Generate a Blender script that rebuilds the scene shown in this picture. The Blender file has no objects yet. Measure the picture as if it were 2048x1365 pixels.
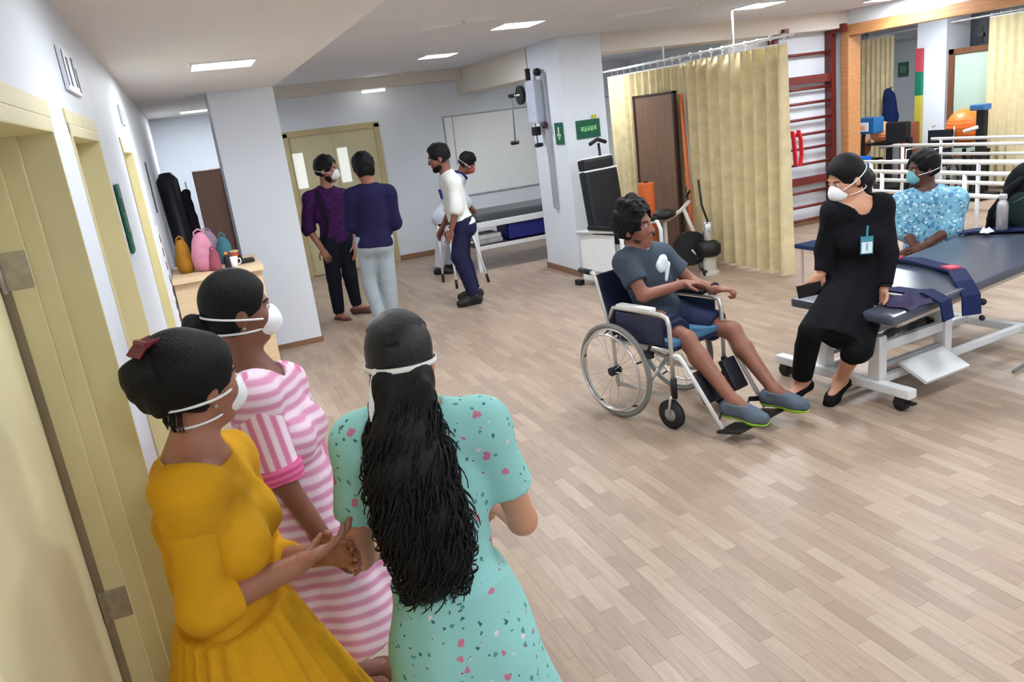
import bpy, bmesh, math, random
import numpy as np
from mathutils import Vector, Matrix

random.seed(7)
rng = np.random.default_rng(7)
scene = bpy.context.scene
COL = scene.collection

# ------------------------------------------------------------------ camera
cam_data = bpy.data.cameras.new('camera')
cam = bpy.data.objects.new('camera', cam_data)
COL.objects.link(cam)
YAW, PITCH, ROLL = math.radians(20.758), math.radians(16.104), math.radians(-7.258)
cy, sy, cp, sp, cr, sr = math.cos(YAW), math.sin(YAW), math.cos(PITCH), math.sin(PITCH), math.cos(ROLL), math.sin(ROLL)
fw = Vector((sy * cp, cy * cp, -sp))
rt = Vector((cy, -sy, 0))
up = rt.cross(fw)
rt2 = cr * rt + sr * up
up2 = -sr * rt + cr * up
cam.matrix_world = Matrix(((rt2.x, up2.x, -fw.x, 0), (rt2.y, up2.y, -fw.y, 0), (rt2.z, up2.z, -fw.z, 1.9), (0, 0, 0, 1)))
cam_data.sensor_width = 36
cam_data.lens = 36 * 1550 / 2048
cam_data.clip_start = 0.05
scene.camera = cam

# ------------------------------------------------------------------ world and exposure
world = bpy.data.worlds.new('world')
scene.world = world
world.use_nodes = True
world.node_tree.nodes['Background'].inputs[0].default_value = (0.8, 0.85, 1, 1)
world.node_tree.nodes['Background'].inputs[1].default_value = 0.3
vs = scene.view_settings
vs.view_transform = 'Standard'
vs.look = 'None'
vs.gamma = 1
vs.use_curve_mapping = False
vs.exposure = 0.54
PANEL_STRENGTH = 66.0
LAMP = (0.90, 0.955, 1.02, 1)

# ------------------------------------------------------------------ materials
def lin(c):
    return tuple((v / 255 / 12.92) if v / 255 <= 0.04045 else ((v / 255 + 0.055) / 1.055) ** 2.4 for v in c) + (1,)

class NT:
    def __init__(self, name):
        self.m = bpy.data.materials.new(name)
        self.m.use_nodes = True
        self.t = self.m.node_tree
        self.b = self.t.nodes['Principled BSDF']
        self.tc = None
    def n(self, typ, **kw):
        nd = self.t.nodes.new(typ)
        for k, v in kw.items():
            setattr(nd, k, v)
        return nd
    def l(self, a, b):
        self.t.links.new(a, b)
    def obj(self):
        if self.tc is None:
            self.tc = self.n('ShaderNodeTexCoord')
        return self.tc.outputs['Object']
    def math(self, op, a, b=None, c=None):
        nd = self.n('ShaderNodeMath', operation=op)
        for i, v in enumerate((a, b, c)):
            if v is None: continue
            if isinstance(v, (int, float)): nd.inputs[i].default_value = v
            else: self.l(v, nd.inputs[i])
        return nd.outputs[0]
    def vmul(self, v, s):
        nd = self.n('ShaderNodeVectorMath', operation='MULTIPLY')
        self.l(v, nd.inputs[0]); nd.inputs[1].default_value = s
        return nd.outputs[0]
    def noise(self, scale, detail=3, vec=None, rough=0.5):
        nd = self.n('ShaderNodeTexNoise')
        nd.inputs['Scale'].default_value = scale
        nd.inputs['Detail'].default_value = detail
        nd.inputs['Roughness'].default_value = rough
        self.l(vec if vec is not None else self.obj(), nd.inputs['Vector'])
        return nd.outputs['Fac']
    def ramp(self, fac, stops, interp='LINEAR'):
        nd = self.n('ShaderNodeValToRGB')
        cr_ = nd.color_ramp
        cr_.interpolation = interp
        while len(cr_.elements) < len(stops): cr_.elements.new(0.5)
        for e, (p, c) in zip(cr_.elements, stops):
            e.position = p; e.color = c
        self.l(fac, nd.inputs[0])
        return nd.outputs[0]
    def mix(self, fac, a, b, mode='MIX'):
        nd = self.n('ShaderNodeMix', data_type='RGBA', blend_type=mode)
        if isinstance(fac, (int, float)): nd.inputs[0].default_value = fac
        else: self.l(fac, nd.inputs[0])
        for i, v in ((6, a), (7, b)):
            if isinstance(v, tuple): nd.inputs[i].default_value = v
            else: self.l(v, nd.inputs[i])
        return nd.outputs[2]
    def color(self, v):
        if isinstance(v, tuple): self.b.inputs['Base Color'].default_value = v
        else: self.l(v, self.b.inputs['Base Color'])
    def bump(self, h, strength=0.3, dist=0.004):
        nd = self.n('ShaderNodeBump')
        nd.inputs['Strength'].default_value = strength
        nd.inputs['Distance'].default_value = dist
        self.l(h, nd.inputs['Height'])
        self.l(nd.outputs[0], self.b.inputs['Normal'])
    def rough(self, r): self.b.inputs['Roughness'].default_value = r

_mats = {}
def mat(name, rgb, rough=0.6, metal=0, var=0.08, vs_=6.0, bump=0.0, bs=120, spec=0.4, emit=0, emit_c=None):
    if name in _mats: return _mats[name]
    t = NT(name)
    base = lin(rgb)
    if var:
        f = t.noise(vs_, 3)
        lo = tuple(min(1, v * (1 - var)) for v in base[:3]) + (1,)
        hi = tuple(min(1, v * (1 + var)) for v in base[:3]) + (1,)
        t.color(t.ramp(f, [(0.3, lo), (0.7, hi)]))
    else:
        t.color(base)
    t.rough(rough)
    t.b.inputs['Metallic'].default_value = metal
    t.b.inputs['Specular IOR Level'].default_value = spec
    if bump: t.bump(t.noise(bs, 2), bump, 0.003)
    if emit:
        t.b.inputs['Emission Color'].default_value = emit_c or base
        t.b.inputs['Emission Strength'].default_value = emit
    _mats[name] = t.m
    return t.m

def mat_wood(name, dark, light, rough=0.45, axis=2, scale=6):
    if name in _mats: return _mats[name]
    t = NT(name)
    s = [scale * 6] * 3; s[axis] = scale * 0.5
    f = t.noise(1.0, 5, t.vmul(t.obj(), tuple(s)), 0.6)
    t.color(t.ramp(f, [(0.3, lin(dark)), (0.7, lin(light))]))
    t.rough(rough)
    _mats[name] = t.m
    return t.m

def mat_fabric(name, rgb, var=0.15, rough=0.85, weave=900, spec=0.15):
    if name in _mats: return _mats[name]
    t = NT(name)
    b = lin(rgb)
    f = t.noise(9, 4)
    t.color(t.ramp(f, [(0.25, tuple(v * (1 - var) for v in b[:3]) + (1,)), (0.75, tuple(min(1, v * (1 + var)) for v in b[:3]) + (1,))]))
    t.rough(rough); t.b.inputs['Specular IOR Level'].default_value = spec
    t.bump(t.noise(28, 5), 0.55, 0.008)
    _mats[name] = t.m
    return t.m

def mat_stripe(name, c1, c2, direction, freq, duty=0.5, warp=0.0, soft=0.1, c3=None):
    t = NT(name)
    d = t.n('ShaderNodeVectorMath', operation='DOT_PRODUCT')
    t.l(t.obj(), d.inputs[0]); d.inputs[1].default_value = direction
    v = t.math('MULTIPLY', d.outputs['Value'], freq)
    if warp: v = t.math('ADD', v, t.math('MULTIPLY', t.noise(9, 2), warp))
    f = t.math('FRACT', v)
    s = [(0, lin(c1)), (max(0.01, duty - soft), lin(c1)), (duty, lin(c2)), (1 - soft, lin(c2)), (1, lin(c1))]
    if c3: s = [(0, lin(c1)), (0.3, lin(c1)), (0.4, lin(c2)), (0.55, lin(c2)), (0.62, lin(c3)), (0.8, lin(c3)), (0.9, lin(c2)), (1, lin(c1))]
    t.color(t.ramp(f, s))
    t.rough(0.85); t.b.inputs['Specular IOR Level'].default_value = 0.15
    t.bump(t.noise(40, 3), 0.3, 0.005)
    return t.m

def mat_spots(name, base, spots, scale=22, size=0.25):
    """small scattered flowers: voronoi cells, each with a random colour from spots, plus dark green sprigs"""
    t = NT(name)
    col = lin(base)
    cur = None
    for i, (rgb, sc, sz, keep) in enumerate(spots):
        vo = t.n('ShaderNodeTexVoronoi')
        vo.inputs['Scale'].default_value = sc
        mp = t.n('ShaderNodeVectorMath', operation='ADD'); t.l(t.obj(), mp.inputs[0]); mp.inputs[1].default_value = (i * 3.7, i * 1.9, i * 5.3)
        nz = t.n('ShaderNodeTexNoise'); nz.inputs['Scale'].default_value = 60; t.l(t.obj(), nz.inputs['Vector'])
        ws = t.n('ShaderNodeVectorMath', operation='SCALE'); t.l(nz.outputs['Color'], ws.inputs[0]); ws.inputs['Scale'].default_value = 0.02
        ad = t.n('ShaderNodeVectorMath', operation='ADD'); t.l(mp.outputs[0], ad.inputs[0]); t.l(ws.outputs[0], ad.inputs[1])
        t.l(ad.outputs[0], vo.inputs['Vector'])
        near = t.math('LESS_THAN', vo.outputs['Distance'], sz)
        sep = t.n('ShaderNodeSeparateColor'); t.l(vo.outputs['Color'], sep.inputs[0])
        k = t.math('LESS_THAN', sep.outputs[0], keep)
        fac = t.math('MULTIPLY', near, k)
        cur = t.mix(fac, cur if cur is not None else col, lin(rgb))
    t.color(cur); t.rough(0.85); t.b.inputs['Specular IOR Level'].default_value = 0.15
    t.bump(t.noise(30, 3), 0.3, 0.006)
    return t.m

def mat_floor():
    t = NT('wood_strip_floor')
    geo = t.n('ShaderNodeNewGeometry')
    sep = t.n('ShaderNodeSeparateXYZ'); t.l(geo.outputs['Position'], sep.inputs[0])
    row = t.math('FLOOR', t.math('DIVIDE', sep.outputs[0], PW))
    off = t.math('FRACT', t.math('MULTIPLY', row, 0.377))
    pc = t.math('FLOOR', t.math('ADD', t.math('DIVIDE', sep.outputs[1], PL), off))
    cmb = t.n('ShaderNodeCombineXYZ'); t.l(row, cmb.inputs[0]); t.l(pc, cmb.inputs[1])
    wn = t.n('ShaderNodeTexWhiteNoise', noise_dimensions='2D'); t.l(cmb.outputs[0], wn.inputs['Vector'])
    grain = t.noise(1.0, 5, t.vmul(geo.outputs['Position'], (70, 5, 1)), 0.6)
    c = t.ramp(wn.outputs['Value'], [(0, lin((157, 136, 118))), (0.35, lin((166, 145, 127))), (0.7, lin((172, 151, 132))), (1, lin((180, 160, 141)))])
    g = t.ramp(grain, [(0.3, (0.84, 0.83, 0.82, 1)), (0.7, (1.04, 1.04, 1.04, 1))])
    t.color(t.mix(1.0, c, g, 'MULTIPLY'))
    big = t.noise(0.8, 2, geo.outputs['Position'])
    t.l(t.math('ADD', t.math('MULTIPLY', big, 0.1), 0.33), t.b.inputs['Roughness'])
    t.b.inputs['Specular IOR Level'].default_value = 0.4
    t.bump(grain, 0.08, 0.002)
    return t.m
PW, PL = 0.066, 0.36

# ------------------------------------------------------------------ geometry helpers (all in world coordinates)
V = Vector
_loc = {}
def wloc(o):
    p = V((0, 0, 0))
    while o is not None:
        p += o.location; o = o.parent
    return p

def obj(name, bm, m, parent=None, smooth=False, loc=None):
    """link a bmesh (built in world coordinates) as one mesh object"""
    if parent is not None:
        off = wloc(parent); o_loc = V((0, 0, 0))
    else:
        if loc is None:
            xs = [v.co for v in bm.verts]
            lo = V([min(c[i] for c in xs) for i in range(3)]); hi = V([max(c[i] for c in xs) for i in range(3)])
            loc = V(((lo.x + hi.x) / 2, (lo.y + hi.y) / 2, lo.z))
        off = V(loc); o_loc = V(loc)
    for v in bm.verts: v.co -= off
    me = bpy.data.meshes.new(name)
    bm.to_mesh(me); bm.free()
    if m is not None:
        for mm in (m if isinstance(m, (list, tuple)) else [m]): me.materials.append(mm)
    if smooth:
        me.polygons.foreach_set('use_smooth', [True] * len(me.polygons))
    o = bpy.data.objects.new(name, me)
    o.location = o_loc
    COL.objects.link(o)
    if parent is not None: o.parent = parent
    return o

def thing(name, label, cat, loc, group=None):
    o = bpy.data.objects.new(name, None)
    o.empty_display_size = 0.1
    o.location = loc
    COL.objects.link(o)
    return tag(o, label, cat, group)

def tag(o, label, cat, group=None, kind=None):
    o['label'] = label; o['category'] = cat
    if group: o['group'] = group
    if kind: o['kind'] = kind
    return o

def struct(name, bm, m, label=None, parent=None, smooth=False):
    o = obj(name, bm, m, parent, smooth)
    if parent is None: o['kind'] = 'structure'
    if label: o['label'] = label
    return o

def copy_tree(o, parent=None):
    c = o.copy(); COL.objects.link(c)
    c.parent = parent
    for ch in list(o.children): copy_tree(ch, c)
    return c

def basis(ex, ey=None):
    ex = V(ex).normalized()
    if ey is None: ey = V((0, 0, 1)).cross(ex)
    ey = V(ey); ey = (ey - ex * ey.dot(ex)).normalized()
    ez = ex.cross(ey)
    return ex, ey, ez

def add_box(bm, lo, hi, bevel=0.0, R=None, c=None):
    """axis aligned box lo..hi (or in a local frame R=(ex,ey,ez) at c)"""
    lo = V(lo); hi = V(hi)
    ret = bmesh.ops.create_cube(bm, size=1)
    vs_ = ret['verts']
    for v in vs_:
        p = V([lo[i] + (v.co[i] + 0.5) * (hi[i] - lo[i]) for i in range(3)])
        if R is not None: p = V(c) + R[0] * p.x + R[1] * p.y + R[2] * p.z
        v.co = p
    if bevel:
        es = list({e for v in vs_ for e in v.link_edges})
        bmesh.ops.bevel(bm, geom=es, offset=bevel, segments=2, affect='EDGES', profile=0.7)
    return bm

def box(lo, hi, bevel=0.0, R=None, c=None):
    return add_box(bmesh.new(), lo, hi, bevel, R, c)

def add_tube(bm, pts, r, n=10, closed=False, cap=True):
    pts = [V(p) for p in pts]
    m = len(pts)
    rr = r if isinstance(r, (list, tuple)) else [r] * m
    rings = []
    prev = None
    for i in range(m):
        if closed: d = pts[(i + 1) % m] - pts[i - 1]
        elif i == 0: d = pts[1] - pts[0]
        elif i == m - 1: d = pts[-1] - pts[-2]
        else: d = (pts[i + 1] - pts[i]).normalized() + (pts[i] - pts[i - 1]).normalized()
        if d.length < 1e-9: d = V((0, 0, 1))
        d.normalize()
        if prev is None:
            a = V((0, 0, 1)) if abs(d.z) < 0.9 else V((1, 0, 0))
            u = a.cross(d).normalized()
        else:
            u = prev - d * prev.dot(d)
            u = u.normalized() if u.length > 1e-6 else V((1, 0, 0)).cross(d).normalized()
        prev = u
        w = d.cross(u)
        rings.append([bm.verts.new(pts[i] + (u * math.cos(2 * math.pi * j / n) + w * math.sin(2 * math.pi * j / n)) * rr[i]) for j in range(n)])
    for i in range(m if closed else m - 1):
        a, b = rings[i], rings[(i + 1) % m]
        for j in range(n):
            bm.faces.new((a[j], a[(j + 1) % n], b[(j + 1) % n], b[j]))
    if cap and not closed:
        bm.faces.new(list(reversed(rings[0]))); bm.faces.new(rings[-1])
    return bm

def tube(pts, r, n=10, closed=False): return add_tube(bmesh.new(), pts, r, n, closed)

def circle(c, ex, ey, r, n=32, r2=None):
    c = V(c); ex = V(ex); ey = V(ey)
    return [c + ex * (r * math.cos(2 * math.pi * i / n)) + ey * ((r2 or r) * math.sin(2 * math.pi * i / n)) for i in range(n)]

def add_ball(bm, c, r, seg=16, sc=(1, 1, 1), R=None):
    ret = bmesh.ops.create_uvsphere(bm, u_segments=seg, v_segments=max(6, seg // 2), radius=1)
    for v in ret['verts']:
        p = V((v.co.x * r * sc[0], v.co.y * r * sc[1], v.co.z * r * sc[2]))
        if R is not None: p = R[0] * p.x + R[1] * p.y + R[2] * p.z
        v.co = p + V(c)
    return bm

def ball(c, r, seg=20, sc=(1, 1, 1), R=None): return add_ball(bmesh.new(), c, r, seg, sc, R)

def lathe(c, profile, n=24):
    bm = bmesh.new()
    c = V(c)
    rings = [[bm.verts.new(c + V((r * math.cos(2 * math.pi * j / n), r * math.sin(2 * math.pi * j / n), z))) for j in range(n)] for r, z in profile]
    for a, b in zip(rings, rings[1:]):
        for j in range(n): bm.faces.new((a[j], a[(j + 1) % n], b[(j + 1) % n], b[j]))
    bm.faces.new(list(reversed(rings[0]))); bm.faces.new(rings[-1])
    return bm

def strip(pts, width_dir, w, th):
    """flat band following pts, width along width_dir, with thickness"""
    bm = bmesh.new()
    pts = [V(p) for p in pts]; wd = V(width_dir).normalized() * (w / 2)
    secs = []
    for i, p in enumerate(pts):
        d = (pts[min(i + 1, len(pts) - 1)] - pts[max(i - 1, 0)]).normalized()
        nrm = d.cross(wd).normalized() * (th / 2)
        secs.append([bm.verts.new(p + s1 * wd + s2 * nrm) for s1, s2 in ((-1, -1), (1, -1), (1, 1), (-1, 1))])
    for a, b in zip(secs, secs[1:]):
        for j in range(4): bm.faces.new((a[j], a[(j + 1) % 4], b[(j + 1) % 4], b[j]))
    bm.faces.new(list(reversed(secs[0]))); bm.faces.new(secs[-1])
    bmesh.ops.recalc_face_normals(bm, faces=bm.faces)
    return bm

def text_obj(name, s, size, c, ex, ey, m, parent, depth=0.001):
    cu = bpy.data.curves.new(name, 'FONT')
    cu.body = s; cu.size = size; cu.align_x = 'CENTER'; cu.align_y = 'CENTER'; cu.extrude = depth
    tmp = bpy.data.objects.new(name + '_tmp', cu); COL.objects.link(tmp)
    dg = bpy.context.evaluated_depsgraph_get()
    me = bpy.data.meshes.new_from_object(tmp.evaluated_get(dg))
    bpy.data.objects.remove(tmp)
    bm = bmesh.new(); bm.from_mesh(me); bpy.data.meshes.remove(me)
    ex = V(ex).normalized(); ey = V(ey).normalized(); ez = ex.cross(ey)
    for v in bm.verts: v.co = V(c) + ex * v.co.x + ey * v.co.y + ez * v.co.z
    return obj(name, bm, m, parent)

def pleated_curtain(p0, p1, z0, z1, n, amp, parent, m, seed=0, name='curtain_cloth', h=14):
    """cloth with folds between floor points p0 and p1, with thickness"""
    r = random.Random(seed)
    p0 = V((p0[0], p0[1], 0)); p1 = V((p1[0], p1[1], 0)); d = (p1 - p0); nr = V((-d.y, d.x, 0)).normalized()
    N = n * 8
    ph = [r.uniform(-0.7, 0.7) for _ in range(n + 1)]; am = [r.uniform(0.6, 1.25) for _ in range(n + 1)]
    bm = bmesh.new(); lay = []
    for side in (0, 0.004):
        rows = []
        for k in range(h + 1):
            t = k / h; z = z0 + (z1 - z0) * t
            row = []
            for i in range(N + 1):
                s = i / N; q = s * n; j = int(min(q, n - 1)); fr = q - j
                a = am[j] * (1 - fr) + am[j + 1] * fr; pp = ph[j] * (1 - fr) + ph[j + 1] * fr
                off = amp * a * math.sin(2 * math.pi * q + pp * (1 - t)) * (0.75 + 0.25 * (1 - t))
                row.append(bm.verts.new(p0 + d * s + nr * (off + side) + V((0, 0, z))))
            rows.append(row)
        lay.append(rows)
    for L, fl in ((lay[0], False), (lay[1], True)):
        for a, b in zip(L, L[1:]):
            for i in range(N):
                f = (a[i], a[i + 1], b[i + 1], b[i])
                bm.faces.new(tuple(reversed(f)) if fl else f)
    return obj(name, bm, m, parent, True)

# ------------------------------------------------------------------ smooth solid modelling (distance fields meshed with surface nets)
def A(v): return np.array([float(x) for x in v])
def unit(v):
    v = A(v); return v / max(1e-9, np.linalg.norm(v))

class Cone:
    """tapered limb segment"""
    def __init__(s, a, b, ra, rb, k=0.03, cuts=()):
        s.a, s.b, s.ra, s.rb, s.k, s.cuts = A(a), A(b), ra, rb, k, list(cuts)
    def grow(s, g, cuts=()): return Cone(s.a, s.b, s.ra + g, s.rb + g, s.k, s.cuts + list(cuts))
    def box(s):
        r = max(s.ra, s.rb); return np.minimum(s.a, s.b) - r, np.maximum(s.a, s.b) + r
    def d(s, X, Y, Z):
        ba = s.b - s.a; l2 = max(1e-12, ba @ ba)
        x, y, z = X - s.a[0], Y - s.a[1], Z - s.a[2]
        t = np.clip((x * ba[0] + y * ba[1] + z * ba[2]) / l2, 0, 1)
        d = np.sqrt((x - t * ba[0]) ** 2 + (y - t * ba[1]) ** 2 + (z - t * ba[2]) ** 2) - (s.ra + (s.rb - s.ra) * t)
        return docuts(d, s.cuts, X, Y, Z)

class Ell:
    """ellipsoid, axes = rows of a 3x3 frame"""
    def __init__(s, c, r, ax=None, k=0.03, cuts=()):
        s.c, s.r, s.k, s.cuts = A(c), A(r), k, list(cuts)
        s.ax = np.eye(3) if ax is None else np.array([A(v) for v in ax])
    def grow(s, g, cuts=()): return Ell(s.c, s.r + g, s.ax, s.k, s.cuts + list(cuts))
    def box(s):
        e = np.sqrt(((s.ax * s.r[:, None]) ** 2).sum(0)); return s.c - e, s.c + e
    def d(s, X, Y, Z):
        x, y, z = X - s.c[0], Y - s.c[1], Z - s.c[2]
        q0 = 0; q1 = 0
        for i in range(3):
            p = x * s.ax[i, 0] + y * s.ax[i, 1] + z * s.ax[i, 2]
            q0 = q0 + (p / s.r[i]) ** 2; q1 = q1 + (p / s.r[i] ** 2) ** 2
        k0 = np.sqrt(q0); k1 = np.sqrt(q1) + 1e-6
        return docuts(k0 * (k0 - 1) / k1, s.cuts, X, Y, Z)

class Skirt:
    """elliptic flare from a (waist) to b (hem) with gathered folds"""
    def __init__(s, a, b, top, bot, lat, folds=0, amp=0.0, k=0.04, seed=0, power=1.0, cuts=()):
        s.a, s.b, s.top, s.bot, s.lat, s.folds, s.amp, s.k, s.seed, s.power, s.cuts = A(a), A(b), top, bot, unit(lat), folds, amp, k, seed, power, list(cuts)
    def grow(s, g, cuts=()): return s
    def box(s):
        r = max(max(s.top), max(s.bot)) * (1 + s.amp) + 0.02; return np.minimum(s.a, s.b) - r, np.maximum(s.a, s.b) + r
    def d(s, X, Y, Z):
        w = s.b - s.a; L = np.linalg.norm(w); w = w / L
        la = unit(s.lat - w * (s.lat @ w)); fo = np.cross(w, la)
        x, y, z = X - s.a[0], Y - s.a[1], Z - s.a[2]
        h = x * w[0] + y * w[1] + z * w[2]
        t = np.clip(h / L, 0, 1) ** s.power
        p = (x * la[0] + y * la[1] + z * la[2]); q = (x * fo[0] + y * fo[1] + z * fo[2])
        ra = s.top[0] + (s.bot[0] - s.top[0]) * t; rb = s.top[1] + (s.bot[1] - s.top[1]) * t
        pn, qn = p / ra, q / rb
        rho = np.sqrt(pn ** 2 + qn ** 2)
        m = 1.0
        if s.folds:
            th = np.arctan2(qn, pn)
            wob = 0.9 * np.sin(3 * th + s.seed) + 0.5 * np.sin(5 * th + 2 * s.seed)
            m = 1 + s.amp * (0.6 + 0.4 * t) * (np.sin(s.folds * th + wob + 0.6 * np.sin(3 * t + s.seed)) * (0.75 + 0.25 * np.sin(4 * th + s.seed)))
        d = (rho - m) * np.minimum(ra, rb)
        return docuts(np.maximum(np.maximum(d, -h), h - L), s.cuts, X, Y, Z)

def docuts(d, cuts, X, Y, Z):
    for p, n in cuts:
        p = A(p); n = unit(n)
        d = np.maximum(d, (X - p[0]) * n[0] + (Y - p[1]) * n[1] + (Z - p[2]) * n[2])
    return d

def wrinkle(amp, f=18.0, seed=0.0, stretch=(1, 1, 1)):
    def fn(X, Y, Z):
        x, y, z = X * f * stretch[0], Y * f * stretch[1], Z * f * stretch[2]
        wx = 1.2 * np.sin(0.7 * y + 0.5 * z + seed); wy = 1.2 * np.sin(0.6 * x - 0.8 * z + 2 * seed)
        return amp * 0.5 * (np.sin(x + wy + seed) * np.sin(0.6 * z + wx) + 0.6 * np.sin(1.7 * y + 1.3 * z + wx * 1.4 + seed))
    return fn

def field_mesh(prims, h, subs=(), cuts=(), disp=None, pad=0.02):
    """smooth union of prims, minus subs, trimmed by half-spaces; returns (verts, quads)"""
    lo = np.min([p.box()[0] for p in prims], 0) - pad; hi = np.max([p.box()[1] for p in prims], 0) + pad
    n = np.ceil((hi - lo) / h).astype(int) + 1
    xs = [(lo[i] + h * np.arange(n[i])).astype(np.float32) for i in range(3)]
    D = np.full(n, 1.0, np.float32)
    def sl(bx, m):
        i0 = np.clip(np.floor((bx[0] - m - lo) / h).astype(int), 0, n - 1); i1 = np.clip(np.ceil((bx[1] + m - lo) / h).astype(int) + 1, 1, n)
        return tuple(slice(a, b) for a, b in zip(i0, i1))
    def grid(s): return xs[0][s[0]][:, None, None], xs[1][s[1]][None, :, None], xs[2][s[2]][None, None, :]
    for p in prims:
        s = sl(p.box(), p.k + 2.5 * h)
        d = p.d(*grid(s)); k = p.k
        o = D[s]
        hh = np.maximum(k - np.abs(o - d), 0)
        D[s] = np.minimum(o, d) - hh * hh / (4 * k)
    for p in subs:
        s = sl(p.box(), p.k + 2.5 * h)
        d = -p.d(*grid(s)); k = p.k
        o = D[s]
        hh = np.maximum(k - np.abs(o - d), 0)
        D[s] = np.maximum(o, d) + hh * hh / (4 * k)
    if disp is not None: D = D + disp(xs[0][:, None, None], xs[1][None, :, None], xs[2][None, None, :])
    for p, nn in cuts:
        p = A(p); nn = unit(nn)
        D = np.maximum(D, (xs[0] - p[0])[:, None, None] * nn[0] + (xs[1] - p[1])[None, :, None] * nn[1] + (xs[2] - p[2])[None, None, :] * nn[2])
    D[0], D[-1], D[:, 0], D[:, -1], D[:, :, 0], D[:, :, -1] = [1.0] * 6
    S = D < 0
    corners = [(i, j, k) for i in (0, 1) for j in (0, 1) for k in (0, 1)]
    cnt = sum(S[i:n[0] - 1 + i, j:n[1] - 1 + j, k:n[2] - 1 + k].astype(np.int8) for i, j, k in corners)
    act = (cnt > 0) & (cnt < 8)
    I, J, K = np.nonzero(act)
    idx = np.full(act.shape, -1, np.int32); idx[I, J, K] = np.arange(len(I))
    P = np.zeros((len(I), 3)); W = np.zeros(len(I))
    for a in corners:
        for ax in range(3):
            if a[ax]: continue
            b = list(a); b[ax] = 1
            da = D[I + a[0], J + a[1], K + a[2]].astype(float); db = D[I + b[0], J + b[1], K + b[2]].astype(float)
            c = (da < 0) != (db < 0)
            t = np.where(c, da / np.where(c, da - db, 1), 0)
            for q in range(3): P[:, q] += np.where(c, a[q] + (t if q == ax else 0), 0)
            W += c
    P = P / W[:, None] + np.stack([I, J, K], 1)
    verts = lo + P * h
    quads = []
    for ax in range(3):
        u, v = [(1, 2), (2, 0), (0, 1)][ax]
        sA = [slice(1, -1)] * 3; sB = [slice(1, -1)] * 3
        sA[ax] = slice(0, -1); sB[ax] = slice(1, None)
        a = S[tuple(sA)]; b = S[tuple(sB)]
        for flip, msk in ((False, a & ~b), (True, b & ~a)):
            E_ = np.argwhere(msk)
            if not len(E_): continue
            base = E_ + 1; base[:, ax] -= 1
            def cell(du, dv):
                q = base.copy(); q[:, u] += du; q[:, v] += dv
                return idx[q[:, 0], q[:, 1], q[:, 2]]
            q = np.stack([cell(-1, -1), cell(0, -1), cell(0, 0), cell(-1, 0)], 1)
            if flip: q = q[:, ::-1]
            quads.append(q)
    return verts, np.concatenate(quads)

def raw_obj(name, parts, m, parent, smooth=True):
    """one mesh object out of several (verts, quads) shells"""
    vs_, qs, off = [], [], 0
    for v, q in parts:
        vs_.append(v); qs.append(q + off); off += len(v)
    v = np.concatenate(vs_) - A(wloc(parent)); q = np.concatenate(qs)
    me = bpy.data.meshes.new(name)
    me.vertices.add(len(v)); me.vertices.foreach_set('co', v.astype(np.float32).ravel())
    me.loops.add(q.size); me.loops.foreach_set('vertex_index', q.astype(np.int32).ravel())
    me.polygons.add(len(q)); me.polygons.foreach_set('loop_start', np.arange(0, q.size, 4, dtype=np.int32))
    me.polygons.foreach_set('loop_total', np.full(len(q), 4, np.int32))
    me.update(calc_edges=True)
    me.polygons.foreach_set('use_smooth', np.ones(len(q), bool))
    me.validate()
    if m is not None: me.materials.append(m)
    o = bpy.data.objects.new(name, me)
    COL.objects.link(o); o.parent = parent
    return o

def sdf_obj(name, prims, h, m, parent, **kw): return raw_obj(name, [field_mesh(prims, h, **kw)], m, parent)

# ------------------------------------------------------------------ people
def hand_prims(wr, dr, nrm, side, curl=0.4, s=1.0, spread=0.05, thumb=0.6):
    """palm, four fingers of unequal length and a thumb leaving the side of the palm"""
    wr = A(wr); dr = unit(dr); nrm = unit(A(nrm) - dr * (A(nrm) @ dr)); lat = np.cross(nrm, dr) * side
    P = [Cone(wr - dr * 0.03, wr + dr * 0.015 * s, 0.027, 0.026 * s, 0.015),
         Ell(wr + dr * 0.05 * s, (0.041 * s, 0.05 * s, 0.016 * s), (lat, dr, nrm), 0.012)]
    for i, fl in enumerate((0.92, 1.03, 0.97, 0.78)):
        o = (-1.5 + i)
        b = wr + dr * (0.086 - 0.004 * abs(o)) * s + lat * (-o * 0.0205 * s)
        d = unit(dr - lat * o * spread); ang = curl * (0.8 + 0.1 * i)
        for j, (ln, r0, r1) in enumerate(((0.042, 0.0088, 0.0082), (0.027, 0.0082, 0.0076), (0.021, 0.0076, 0.0064))):
            a_ = ang * (j + 0.6)
            dd = unit(d * math.cos(a_) + nrm * math.sin(a_))
            e = b + dd * ln * fl * s
            P.append(Cone(b, e, r0 * s, r1 * s, 0.004)); b = e
    b = wr + dr * 0.022 * s + lat * 0.028 * s
    for j, (ln, r0, r1) in enumerate(((0.042, 0.014, 0.011), (0.03, 0.0105, 0.0095), (0.024, 0.0095, 0.0075))):
        dd = unit(dr * (0.55 + 0.2 * j) + lat * (0.8 - 0.3 * j) + nrm * (0.25 + thumb * 0.3 * j))
        e = b + dd * ln * s
        P.append(Cone(b, e, r0 * s, r1 * s, 0.006)); b = e
    return P

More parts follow.
